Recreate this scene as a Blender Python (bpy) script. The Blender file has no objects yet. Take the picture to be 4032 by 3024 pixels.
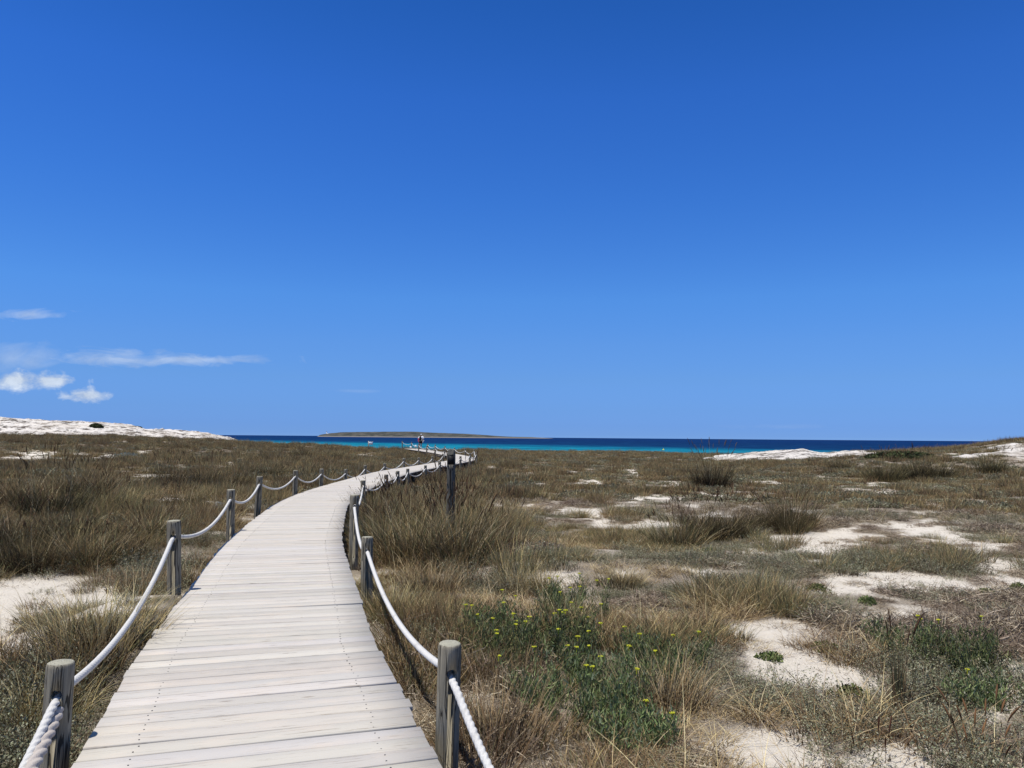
import bpy, bmesh, math, random
import numpy as np
from mathutils import Vector, Matrix
random.seed(7); RNG = np.random.default_rng(7)
scene = bpy.context.scene
COL = scene.collection
# ------------------------------------------------------------------ camera
F = 3028.0; PITCH = math.atan(210/3028.0); ROLL = math.radians(.466); EYE = 1.54
cam_d = bpy.data.cameras.new("camera"); cam = bpy.data.objects.new("camera", cam_d); COL.objects.link(cam)
cam_d.sensor_fit = 'HORIZONTAL'; cam_d.sensor_width = 36; cam_d.lens = 36*F/4032.0
cam_d.clip_start = .05; cam_d.clip_end = 90000
cam.matrix_world = Matrix.Translation((0, 0, EYE)) @ Matrix.Rotation(math.pi/2+PITCH, 4, 'X') @ Matrix.Rotation(ROLL, 4, 'Z')
scene.camera = cam
# ------------------------------------------------------------------ light
SUN_EL = math.radians(72.5); SUN_AZ = math.radians(-118)      # azimuth measured from +Y towards +X
sun_vec = Vector((math.sin(SUN_AZ)*math.cos(SUN_EL), math.cos(SUN_AZ)*math.cos(SUN_EL), math.sin(SUN_EL)))
sd = bpy.data.lights.new("sun", 'SUN'); sd.energy = 5.0; sd.angle = math.radians(.5); sd.color = (1, .965, .91)
so = bpy.data.objects.new("sun", sd); COL.objects.link(so)
so.rotation_euler = sun_vec.to_track_quat('Z', 'Y').to_euler()
w = bpy.data.worlds.new("World"); scene.world = w; w.use_nodes = True
nt = w.node_tree; nt.nodes.clear()
def N(nt, t, **k):
    n = nt.nodes.new(t)
    for a, b in k.items():
        if a.startswith('i_'):
            key = a[2:]; key = int(key) if key.isdigit() else key.replace('_', ' ')
            n.inputs[key].default_value = b
        else: setattr(n, a, b)
    return n
def M(nt, op, a, b=None, c=None, clamp=False):
    n = nt.nodes.new('ShaderNodeMath'); n.operation = op; n.use_clamp = clamp
    for i, v in enumerate((a, b, c)):
        if v is None: continue
        if isinstance(v, (int, float)): n.inputs[i].default_value = v
        else: nt.links.new(v, n.inputs[i])
    return n.outputs[0]
def MIX(nt, f, a, b, mode='MIX'):
    n = nt.nodes.new('ShaderNodeMix'); n.data_type = 'RGBA'; n.blend_type = mode
    for s, v in ((0, f), (6, a), (7, b)):
        if isinstance(v, (int, float)): n.inputs[s].default_value = v
        elif isinstance(v, tuple): n.inputs[s].default_value = (*v, 1) if len(v) == 3 else v
        else: nt.links.new(v, n.inputs[s])
    return n.outputs[2]
sky = N(nt, 'ShaderNodeTexSky', sky_type='NISHITA', sun_disc=False)
sky.sun_elevation = SUN_EL; sky.sun_rotation = SUN_AZ
sky.altitude = 0; sky.air_density = 1.0; sky.dust_density = 0.; sky.ozone_density = 1.5
hs = N(nt, 'ShaderNodeHueSaturation'); hs.inputs['Saturation'].default_value = 1.12; hs.inputs['Value'].default_value = 1.0
nt.links.new(sky.outputs[0], hs.inputs['Color'])
tc = N(nt, 'ShaderNodeTexCoord'); sx = N(nt, 'ShaderNodeSeparateXYZ'); nt.links.new(tc.outputs['Generated'], sx.inputs[0])
# deeper, more saturated blue of this sky, by height above the horizon
rp = N(nt, 'ShaderNodeValToRGB'); el = rp.color_ramp.elements
SK = [(0.004, 0.196, 0.446, 1.462), (0.015, 0.199, 0.436, 1.367), (0.035, 0.23, 0.465, 1.247), (0.074, 0.3, 0.545, 1.157), (0.119, 0.353, 0.636, 1.217), (0.176, 0.373, 0.736, 1.328), (0.299, 0.302, 0.712, 1.401), (0.41, 0.26, 0.681, 1.421), (0.505, 0.196, 0.606, 1.268), (0.56, 0.212, 0.621, 1.246), (0.66, 0.8, 0.9, 1.0), (1.0, 0.8, 0.9, 1.0)]
el[0].position = 0; el[0].color = (.211/1.6, .477/1.6, 1.545/1.6, 1); el[1].position = 1.; el[1].color = (.8/1.6, .9/1.6, 1./1.6, 1)
for q in SK[:-1]:
    e_ = el.new(q[0]); e_.color = (q[1]/1.6, q[2]/1.6, q[3]/1.6, 1)
nt.links.new(sx.outputs[2], rp.inputs[0])
gm = N(nt, 'ShaderNodeVectorMath', operation='MULTIPLY'); nt.links.new(hs.outputs[0], gm.inputs[0]); gm2 = N(nt, 'ShaderNodeVectorMath', operation='SCALE'); gm2.inputs['Scale'].default_value = 1.6
nt.links.new(rp.outputs[0], gm2.inputs[0]); nt.links.new(gm2.outputs[0], gm.inputs[1])
yy = M(nt, 'MAXIMUM', sx.outputs[1], .02)
ca = M(nt, 'DIVIDE', sx.outputs[0], yy); cb = M(nt, 'DIVIDE', sx.outputs[2], yy)
def cnoise(su, sv, scale, det=6, dist=.4, off=0., rough=.6):
    cx = N(nt, 'ShaderNodeCombineXYZ'); nt.links.new(M(nt, 'MULTIPLY', ca, su), cx.inputs[0]); nt.links.new(M(nt, 'MULTIPLY', cb, sv), cx.inputs[1]); cx.inputs[2].default_value = off
    n = N(nt, 'ShaderNodeTexNoise', i_Scale=scale, i_Detail=det, i_Distortion=dist, i_Roughness=rough); nt.links.new(cx.outputs[0], n.inputs['Vector']); return n.outputs['Fac']
def ell(a0, b0, ra, rb, soft=1.):
    u = M(nt, 'DIVIDE', M(nt, 'SUBTRACT', ca, a0), ra); v = M(nt, 'DIVIDE', M(nt, 'SUBTRACT', cb, b0), rb)
    d = M(nt, 'SQRT', M(nt, 'ADD', M(nt, 'MULTIPLY', u, u), M(nt, 'MULTIPLY', v, v)))
    return M(nt, 'SUBTRACT', 1., d)                       # 1 centre, 0 edge
def ray(x, y):
    u = x-2016.; v = y-1512.; c, s = math.cos(ROLL), math.sin(ROLL)
    u2 = u*c+v*s; v2 = -u*s+v*c
    fw = F*math.cos(PITCH)+v2*math.sin(PITCH); up = -(v2*math.cos(PITCH)-F*math.sin(PITCH))
    return u2/fw, up/fw
def cloud(px, py, rx, ry, nz, gain, thr):
    a0, b0 = ray(px, py); e = ell(a0, b0, rx/F, ry/F)
    m = M(nt, 'ADD', M(nt, 'MULTIPLY', e, 1.0), M(nt, 'MULTIPLY', M(nt, 'SUBTRACT', nz, .5), 2.6))
    return M(nt, 'MULTIPLY', M(nt, 'SUBTRACT', m, thr), gain, clamp=True)
nzc = cnoise(1, 1.5, 38, 7, .3, 3.1); nzs = cnoise(1, 4.2, 16, 7, .9, 1.7); nzw = cnoise(1, 2.0, 14, 6, .6, 8.2)
cl = cloud(70, 1495, 230, 50, nzc, 1.1, .05)
for args, amp in (((200, 1498, 110, 30, nzc, 1.3, -.05), .95), ((338, 1556, 105, 31, nzc, 1.3, -.03), .9), ((440, 1412, 330, 38, nzs, 1.0, .08), .5), ((760, 1416, 330, 26, nzs, 1.2, .05), .5),
        ((120, 1238, 200, 28, nzs, 1.2, .1), .45), ((60, 1410, 190, 70, nzw, .8, .05), .42), ((1400, 1540, 120, 9, nzs, 1.2, .1), .10), ((3080, 1680, 260, 12, nzs, 1.2, .1), .06)):
    cl = M(nt, 'MAXIMUM', cl, M(nt, 'MULTIPLY', cloud(*args), amp))
cl = M(nt, 'MULTIPLY', cl, M(nt, 'GREATER_THAN', sx.outputs[1], .02))
cshade = M(nt, 'ADD', 3.6, M(nt, 'MULTIPLY', nzc, 7.0))
cc = N(nt, 'ShaderNodeCombineXYZ')
nt.links.new(M(nt, 'MULTIPLY', cshade, .90), cc.inputs[0]); nt.links.new(M(nt, 'MULTIPLY', cshade, 1.0), cc.inputs[1]); nt.links.new(M(nt, 'MULTIPLY', cshade, 1.12), cc.inputs[2])
skc = MIX(nt, M(nt, 'MULTIPLY', cl, .85), gm.outputs[0], cc.outputs[0])
bg = N(nt, 'ShaderNodeBackground'); bg.inputs[1].default_value = .10; nt.links.new(skc, bg.inputs[0])
wo = N(nt, 'ShaderNodeOutputWorld'); nt.links.new(bg.outputs[0], wo.inputs[0])
scene.view_settings.view_transform = 'Standard'; scene.view_settings.look = 'None'
scene.view_settings.exposure = 0; scene.view_settings.gamma = 1
scene.render.engine = 'CYCLES'; scene.cycles.max_bounces = 6; scene.cycles.transparent_max_bounces = 8
scene.render.resolution_x = 1024; scene.render.resolution_y = 768
# ------------------------------------------------------------------ helpers
def tag(o, label=None, cat=None, group=None, kind=None):
    if label: o['label'] = label
    if cat: o['category'] = cat
    if group: o['group'] = group
    if kind: o['kind'] = kind
    return o
def link(o, parent=None):
    COL.objects.link(o)
    if parent: o.parent = parent
    return o
def mesh_np(name, V, Fc, mat=None, C=None, smooth=False, uv=None):
    """V (n,3); Fc (m,k) or list of such arrays; C per-vertex colour (n,3)"""
    me = bpy.data.meshes.new(name)
    if not isinstance(Fc, list): Fc = [Fc]
    Fc = [np.asarray(f, dtype=np.int32) for f in Fc if len(f)]
    idx = np.concatenate([f.ravel() for f in Fc]); tot = np.concatenate([np.full(len(f), f.shape[1], np.int32) for f in Fc])
    st = np.concatenate([[0], np.cumsum(tot)[:-1]]).astype(np.int32)
    me.vertices.add(len(V)); me.vertices.foreach_set('co', np.asarray(V, np.float32).ravel())
    me.loops.add(len(idx)); me.loops.foreach_set('vertex_index', idx)
    me.polygons.add(len(tot)); me.polygons.foreach_set('loop_start', st); me.polygons.foreach_set('loop_total', tot)
    if smooth: me.polygons.foreach_set('use_smooth', np.ones(len(tot), bool))
    if C is not None:
        a = me.color_attributes.new('col', 'FLOAT_COLOR', 'POINT')
        a.data.foreach_set('color', np.hstack([np.asarray(C, np.float32), np.ones((len(V), 1), np.float32)]).ravel())
    if uv is not None:
        l = me.uv_layers.new(name='UVMap'); l.data.foreach_set('uv', np.asarray(uv, np.float32)[idx].ravel())
    me.update(calc_edges=True); me.validate()
    if mat: me.materials.append(mat)
    return me
def obj(name, me, parent=None, loc=None, rotz=0):
    o = bpy.data.objects.new(name, me); link(o, parent)
    if loc is not None: o.location = loc
    o.rotation_euler[2] = rotz
    return o
def empty(name, loc, rz=0):
    o = bpy.data.objects.new(name, None); COL.objects.link(o); o.location = loc; o.rotation_euler[2] = rz; o.empty_display_size = .1; return o
class MB:
    def __init__(s): s.v = []; s.f = {}; s.c = []; s.n = 0
    def add(s, V, Fc, c=(1, 1, 1)):
        V = np.asarray(V, float); s.v.append(V); s.c.append(np.tile(np.asarray(c, float), (len(V), 1)) if np.ndim(c) == 1 else np.asarray(c))
        for f in Fc: s.f.setdefault(len(f), []).append([i+s.n for i in f])
        s.n += len(V)
    def addn(s, V, Fn, C):
        V = V.reshape(-1, 3); s.v.append(V); s.c.append(C.reshape(-1, 3)); s.f.setdefault(Fn.shape[1], []).extend((Fn+s.n)); s.n += len(V)
    def box(s, c, sz, R=None, col=(1, 1, 1)):
        h = np.array(sz)/2; P = np.array([[x, y, z] for z in (-1, 1) for y in (-1, 1) for x in (-1, 1)])*h
        if R is not None: P = P @ np.array(R).T
        s.add(P+np.array(c), [(0, 2, 3, 1), (4, 5, 7, 6), (0, 1, 5, 4), (2, 6, 7, 3), (0, 4, 6, 2), (1, 3, 7, 5)], col)
    def tube(s, pts, rad, seg=8, col=(1, 1, 1), cap=True):
        pts = np.asarray(pts, float); n = len(pts); rad = np.broadcast_to(rad, n)
        T = np.gradient(pts, axis=0); T /= np.linalg.norm(T, axis=1)[:, None]+1e-9
        up = np.array([0, 0, 1.]) if abs(T[0][2]) < .9 else np.array([1., 0, 0])
        A = np.cross(T, up); A /= np.linalg.norm(A, axis=1)[:, None]+1e-9; B = np.cross(T, A)
        th = np.linspace(0, 2*np.pi, seg, endpoint=False)
        V = pts[:, None]+rad[:, None, None]*(A[:, None]*np.cos(th)[None, :, None]+B[:, None]*np.sin(th)[None, :, None])
        fs = [(i*seg+j, i*seg+(j+1) % seg, (i+1)*seg+(j+1) % seg, (i+1)*seg+j) for i in range(n-1) for j in range(seg)]
        if cap: fs += [tuple(range(seg))[::-1], tuple((n-1)*seg+j for j in range(seg))]
        s.add(V.reshape(-1, 3), fs, col)
    def mesh(s, name, mat, smooth=False):
        return mesh_np(name, np.concatenate(s.v), [np.array(f) for f in s.f.values()], mat, np.concatenate(s.c), smooth)
def hash2(ix, iy, seed):
    h = (ix.astype(np.int64)*374761393+iy.astype(np.int64)*668265263+seed*1442695041) & 0xffffffff
    h = ((h ^ (h >> 13))*1274126177) & 0xffffffff
    return ((h ^ (h >> 16)) & 0xffff)/65535.
def vn(x, y, seed=0):
    x = np.asarray(x, float); y = np.asarray(y, float); ix = np.floor(x); iy = np.floor(y); fx = x-ix; fy = y-iy
    fx = fx*fx*(3-2*fx); fy = fy*fy*(3-2*fy)
    a = hash2(ix, iy, seed); b = hash2(ix+1, iy, seed); c = hash2(ix, iy+1, seed); d = hash2(ix+1, iy+1, seed)
    return (a*(1-fx)+b*fx)*(1-fy)+(c*(1-fx)+d*fx)*fy
def fbm(x, y, seed=0, o=4):
    s = 0; a = .5; t = 0
    for i in range(o): s = s+a*vn(x*2**i, y*2**i, seed+i*17); t += a; a *= .5
    return s/t
def sst(a, b, x): t = np.clip((x-a)/(b-a), 0, 1); return t*t*(3-2*t)
# ------------------------------------------------------------------ path
PN = [(1.15, -3), (.12, 0), (-.6, 2), (-1.17, 3.7), (-1.46, 4.63), (-1.83, 5.77), (-2.09, 6.76), (-2.50, 8.3), (-3.12, 10.63), (-3.41, 11.9), (-3.78, 13.7), (-4.15, 15.6),
      (-4.45, 17.2), (-4.78, 19.9), (-4.97, 23.1), (-5.05, 27.6), (-5.09, 31), (-5.0, 34.3), (-4.57, 38.4), (-4.1, 42.8), (-3.75, 46.3), (-3.4, 49.5), (-3.32, 52.8), (-3.65, 57.5),
      (-4.4, 63), (-5.75, 69.5), (-7.45, 77), (-10.1, 87.5), (-12.9, 98.5)]
PN = np.array(PN, float)
def catmull(P, n=14):
    Q = np.vstack([2*P[0]-P[1], P, 2*P[-1]-P[-2]]); out = []
    for i in range(1, len(Q)-2):
        for t in np.linspace(0, 1, n, endpoint=False):
            out.append(.5*((2*Q[i])+(-Q[i-1]+Q[i+1])*t+(2*Q[i-1]-5*Q[i]+4*Q[i+1]-Q[i+2])*t*t+(-Q[i-1]+3*Q[i]-3*Q[i+1]+Q[i+2])*t**3))
    out.append(P[-1]); return np.array(out)
cp = catmull(PN)
for _ in range(3): cp[1:-1] = (cp[:-2]+2*cp[1:-1]+cp[2:])/4
sl = np.concatenate([[0], np.cumsum(np.linalg.norm(np.diff(cp, axis=0), axis=1))])
def path_at(s):
    x = np.interp(s, sl, cp[:, 0]); y = np.interp(s, sl, cp[:, 1]); e = .25
    tx = np.interp(s+e, sl, cp[:, 0])-np.interp(s-e, sl, cp[:, 0]); ty = np.interp(s+e, sl, cp[:, 1])-np.interp(s-e, sl, cp[:, 1]); l = np.hypot(tx, ty)
    return x, y, tx/l, ty/l
HW = .818
def dist_path(x, y):
    """signed lateral offset (+ right) and distance to the path centre, per point"""
    x = np.asarray(x, float).ravel(); y = np.asarray(y, float).ravel(); best = np.full(len(x), 1e9); sd_ = np.zeros(len(x)); ys = np.zeros(len(x))
    ss = np.arange(0, sl[-1], .4); cx, cy, tx, ty = path_at(ss)
    for k in range(len(ss)):
        d = np.hypot(x-cx[k], y-cy[k]); m = d < best; best[m] = d[m]
        sd_[m] = ((x-cx[k])*ty[k]-(y-cy[k])*tx[k])[m]; ys[m] = cy[k]
    return best, sd_, ys
# ------------------------------------------------------------------ terrain height
def TH(x, y, fine=True):
    x = np.asarray(x, float); y = np.asarray(y, float); sh = x.shape; x = x.ravel(); y = y.ravel()
    z = -.36+.34*(fbm(x/5.5+3, y/5.5, 5, 3)-.5)*sst(3, 12, np.abs(y)+np.abs(x)*.5)
    if fine: z = z+.07*(fbm(x/.8, y/.8, 9, 3)-.5)
    z = z-.05*sst(55, 95, y)
    z = z+1.25*sst(-17, -52, x)*sst(45, 105, y)+.35*sst(-9, -30, x)*sst(18, 60, y)
    z = z+.45*np.exp(-(((x+11)/5)**2+((y-17)/6)**2))+.3*np.exp(-(((x+9)/3)**2+((y-11)/2.5)**2))   # left hummocks
    z = z+.25*np.exp(-(((x-1.2)/1.8)**2+((y-11.5)/1.8)**2))
    # rise on the right
    X = [0, 17, 22, 27, 30, 34, 36, 40, 50, 80]; H = [0, 0, .2, .62, .78, 1.15, 1.45, 2.0, 2.5, 3.0]
    z = z+np.interp(x*60/np.maximum(y, 20), X, H)*sst(34, 60, y)*sst(110, 75, y)
    b, sdv, ys = dist_path(x, y)
    low = -.13-.30*sst(24, 30, ys)*sst(52, 44, ys)*sst(-1, .5, sdv)
    near = sst(1.9, .95, b)
    z = np.where(b < 1.9, z*(1-near)+np.minimum(z, low-.12)*near, z)
    # sand drifted level with the left edge
    dr = np.exp(-(((x+3.35)/.75)**2+((y-6.9)/1.3)**2)); z = z+(np.maximum(z, -.015)-z)*np.clip(dr*1.35, 0, 1)*(sdv < -HW-.02)
    # shore
    edge = 108+3*(fbm(x/9, y*0, 4, 3)-.5)+14*sst(-35, -70, x)
    edge = edge-22*sst(12, 40, x)
    z = np.where(y > edge, z-5.2*sst(0, 26, y-edge), z)
    z = np.where(np.hypot(x, y) > 175, np.minimum(z, -3.6), z)
    return z.reshape(sh)
# ------------------------------------------------------------------ where sand lies bare (ellipses given on the ground)
SAND = [(380, 2370, 360, 60, 1.0), (780, 2400, 110, 60, .9), (110, 2380, 330, 105, 1.3), (40, 2500, 260, 90, .9), (690, 1968, 90, 16, .9), (380, 2120, 260, 34, .5), (620, 1880, 240, 14, .55), (140, 1795, 120, 22, 1.2), (430, 1800, 75, 14, 1.0), (560, 1786, 50, 10, 1.), (905, 1826, 40, 8, 1.), (300,1790,60,10,.8),
        (540, 1915, 60, 10, .7), (1440, 1795, 60, 10, .7), (2060, 1870, 70, 14, 1.1), (2130, 1912, 35, 12, 1.), (2230, 1860, 40, 10, 1.), (2340, 1900, 90, 14, 1.1), (2500, 1865, 40, 26, .8), (2650, 1912, 50, 12, .6), (2330, 1855, 30, 10, .8),
        (2560, 2070, 200, 30, 1.1), (2730, 2035, 130, 18, .9), (2960, 2005, 60, 14, .8), (2300, 2025, 110, 22, .55), (3250, 2130, 240, 48, 1.15), (3640, 2085, 140, 46, 1.1), (3780, 2120, 90, 26, .9), (3450, 1905, 90, 12, 1.), (3500, 1938, 70, 10, .6),
        (2780, 2250, 110, 26, 1.), (2470, 2260, 90, 26, .7), (3150, 2020, 60, 12, .7), (3420, 2310, 300, 58, 1.35), (3750, 2320, 260, 40, 1.), (3960, 2230, 90, 60, 1.0), (3560, 2420, 260, 44, .75), (3080, 2610, 150, 120, 1.15), (3980, 2330, 120, 50, 1.2), (3990, 2620, 120, 100, 1.0),
        (3280, 2720, 200, 90, .7), (3050, 2960, 260, 90, .75), (2560, 2420, 80, 20, .7), (3900, 2760, 150, 70, .9), (3600, 2990, 300, 60, .55), (3870, 2160, 120, 30, .7), (2900, 1960, 120, 10, .6), (3250, 1880, 80, 8, .7), (2560, 1960, 90, 8, .6), (3000,1900,120,8,.6),
        (3100, 2480, 200, 40, .6), (60, 1985, 100, 20, .4)]
def project(x, y, z):
    c, s = math.cos(PITCH), math.sin(PITCH); dz = z-EYE
    fw = y*c+dz*s; up = -y*s+dz*c; u = x/fw*F; v = -up/fw*F
    cr, sr = math.cos(ROLL), math.sin(ROLL)
    return 2016+u*cr-v*sr, 1512+u*sr+v*cr
def sandiness(x, y, z):
    px, py = project(x, np.maximum(y, .8), z)
    s = np.full(np.shape(x), -.55)
    wob = 1.7*(fbm(x/1.1, y/1.1, 31, 3)-.5)+2.6*(fbm(x/.3, y/.3, 33, 3)-.5)
    for (cx, cy, rx, ry, g) in SAND:
        e = g*(1-np.sqrt(((px-cx)/rx)**2+((py-cy)/ry)**2))*1.5
        s = np.maximum(s, np.maximum(e, -.55))
    return s+wob*.95
# ------------------------------------------------------------------ materials
def mat(name, rough=.9, spec=.2):
    m = bpy.data.materials.new(name); m.use_nodes = True; nt = m.node_tree; p = nt.nodes['Principled BSDF']
    p.inputs['Roughness'].default_value = rough; p.inputs['Specular IOR Level'].default_value = spec
    return m, nt, p
def plain(name, col, rough=.8, spec=.2, metal=0, var=.12, scale=30):
    m, nt, p = mat(name, rough, spec); p.inputs['Metallic'].default_value = metal
    tc = N(nt, 'ShaderNodeTexCoord'); n = N(nt, 'ShaderNodeTexNoise', i_Scale=scale, i_Detail=4); nt.links.new(tc.outputs['Object'], n.inputs['Vector'])
    c = MIX(nt, n.outputs['Fac'], tuple(max(0, v*(1-var*2)) for v in col), tuple(min(1, v*(1+var*2)) for v in col)); nt.links.new(c, p.inputs['Base Color'])
    return m
def veg_mat(name, trans=.35):
    m = bpy.data.materials.new(name); m.use_nodes = True; nt = m.node_tree; nt.nodes.clear()
    a = N(nt, 'ShaderNodeAttribute', attribute_name='col'); oi = N(nt, 'ShaderNodeObjectInfo')
    hsn = N(nt, 'ShaderNodeHueSaturation'); nt.links.new(a.outputs['Color'], hsn.inputs['Color'])
    nt.links.new(M(nt, 'ADD', .75, M(nt, 'MULTIPLY', oi.outputs['Random'], .5)), hsn.inputs['Value'])
    nt.links.new(M(nt, 'ADD', .485, M(nt, 'MULTIPLY', oi.outputs['Random'], .03)), hsn.inputs['Hue'])
    d = N(nt, 'ShaderNodeBsdfDiffuse'); t = N(nt, 'ShaderNodeBsdfTranslucent'); mx = N(nt, 'ShaderNodeMixShader'); mx.inputs[0].default_value = trans
    nt.links.new(hsn.outputs[0], d.inputs[0]); nt.links.new(hsn.outputs[0], t.inputs[0]); nt.links.new(d.outputs[0], mx.inputs[1]); nt.links.new(t.outputs[0], mx.inputs[2])
    o = N(nt, 'ShaderNodeOutputMaterial'); nt.links.new(mx.outputs[0], o.inputs[0]); return m
MV = veg_mat('foliage', .12)
def sand_mat():
    m, nt, p = mat('sand_ground', .95, .1)
    a = N(nt, 'ShaderNodeAttribute', attribute_name='col'); sp = N(nt, 'ShaderNodeSeparateColor'); nt.links.new(a.outputs['Color'], sp.inputs[0])
    g = N(nt, 'ShaderNodeNewGeometry')
    n1 = N(nt, 'ShaderNodeTexNoise', i_Scale=9., i_Detail=8, i_Roughness=.7); nt.links.new(g.outputs['Position'], n1.inputs['Vector'])
    n2 = N(nt, 'ShaderNodeTexNoise', i_Scale=60., i_Detail=4, i_Roughness=.7); nt.links.new(g.outputs['Position'], n2.inputs['Vector'])
    sandc = MIX(nt, n1.outputs['Fac'], (.58, .51, .405), (.74, .675, .565))
    lit = MIX(nt, M(nt, 'MULTIPLY', M(nt, 'SUBTRACT', n2.outputs['Fac'], .3), 2.5, clamp=True), (.08, .06, .04), (.46, .39, .30))
    f = M(nt, 'ADD', sp.outputs[0], M(nt, 'MULTIPLY', M(nt, 'SUBTRACT', n2.outputs['Fac'], .5), 3.0)); f = M(nt, 'MULTIPLY', M(nt, 'SUBTRACT', f, .30), 3.2, clamp=True)
    nt.links.new(MIX(nt, f, sandc, lit), p.inputs['Base Color'])
    n3 = N(nt, 'ShaderNodeTexNoise', i_Scale=2.6, i_Detail=3); nt.links.new(g.outputs['Position'], n3.inputs['Vector'])
    b = N(nt, 'ShaderNodeBump', i_Strength=.8, i_Distance=.05); nt.links.new(M(nt, 'ADD', M(nt, 'ADD', n1.outputs['Fac'], M(nt, 'MULTIPLY', n3.outputs['Fac'], 1.5)), M(nt, 'MULTIPLY', n2.outputs['Fac'], .4)), b.inputs['Height']); nt.links.new(b.outputs[0], p.inputs['Normal'])
    return m
def rock_mat():
    m, nt, p = mat('pale_limestone', .95, .1); g = N(nt, 'ShaderNodeNewGeometry')
    mp = N(nt, 'ShaderNodeMapping'); mp.inputs['Scale'].default_value = (.55, .9, 2.5); nt.links.new(g.outputs['Position'], mp.inputs[0])
    n1 = N(nt, 'ShaderNodeTexNoise', i_Scale=.9, i_Detail=9, i_Roughness=.75); nt.links.new(mp.outputs[0], n1.inputs['Vector'])
    n2 = N(nt, 'ShaderNodeTexNoise', i_Scale=.25, i_Detail=6, i_Roughness=.6); nt.links.new(mp.outputs[0], n2.inputs['Vector'])
    r = N(nt, 'ShaderNodeValToRGB'); r.color_ramp.elements[0].position = .435; r.color_ramp.elements[0].color = (.10, .08, .06, 1); r.color_ramp.elements[1].position = .515; r.color_ramp.elements[1].color = (.76, .70, .61, 1)
    nt.links.new(n1.outputs['Fac'], r.inputs[0])
    nt.links.new(MIX(nt, M(nt, 'MULTIPLY', M(nt, 'SUBTRACT', n2.outputs['Fac'], .45), 2.2, clamp=True), r.outputs[0], (.60, .51, .40)), p.inputs['Base Color'])
    b = N(nt, 'ShaderNodeBump', i_Strength=.9, i_Distance=.5); nt.links.new(n1.outputs['Fac'], b.inputs['Height']); nt.links.new(b.outputs[0], p.inputs['Normal']); return m
def deck_mat():
    m, nt, p = mat('bleached_planks', .75, .25)
    a = N(nt, 'ShaderNodeAttribute', attribute_name='col'); uv = N(nt, 'ShaderNodeUVMap')
    mp = N(nt, 'ShaderNodeMapping'); mp.inputs['Scale'].default_value = (2.2, 46, 1); nt.links.new(uv.outputs[0], mp.inputs[0])
    n1 = N(nt, 'ShaderNodeTexNoise', i_Scale=1.6, i_Detail=8, i_Roughness=.65, i_Distortion=.9); nt.links.new(mp.outputs[0], n1.inputs['Vector'])
    mp2 = N(nt, 'ShaderNodeMapping'); mp2.inputs['Scale'].default_value = (2.2, 6, 1); nt.links.new(uv.outputs[0], mp2.inputs[0])
    n2 = N(nt, 'ShaderNodeTexNoise', i_Scale=1.3, i_Detail=5, i_Roughness=.6); nt.links.new(mp2.outputs[0], n2.inputs['Vector'])
    vo = N(nt, 'ShaderNodeTexVoronoi', i_Scale=1.0); mp3 = N(nt, 'ShaderNodeMapping'); mp3.inputs['Scale'].default_value = (1.5, 5, 1); nt.links.new(uv.outputs[0], mp3.inputs[0]); nt.links.new(mp3.outputs[0], vo.inputs['Vector'])
    knot = M(nt, 'MULTIPLY', M(nt, 'SUBTRACT', .075, vo.outputs['Distance']), 16, clamp=True)
    r = N(nt, 'ShaderNodeValToRGB'); r.color_ramp.elements[0].position = .30; r.color_ramp.elements[0].color = (.45, .40, .35, 1); r.color_ramp.elements[1].position = .43; r.color_ramp.elements[1].color = (1, 1, 1, 1)
    nt.links.new(n1.outputs['Fac'], r.inputs[0])
    c = MIX(nt, 1., a.outputs['Color'], r.outputs[0], 'MULTIPLY')
    c = MIX(nt, M(nt, 'MULTIPLY', M(nt, 'SUBTRACT', n2.outputs['Fac'], .5), 2.4, clamp=True), c, (.62, .52, .41))
    c = MIX(nt, M(nt, 'MULTIPLY', knot, .75), c, (.20, .15, .11))
    nt.links.new(c, p.inputs['Base Color'])
    b = N(nt, 'ShaderNodeBump', i_Strength=.35, i_Distance=.004); nt.links.new(n1.outputs['Fac'], b.inputs['Height']); nt.links.new(b.outputs[0], p.inputs['Normal']); return m
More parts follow.
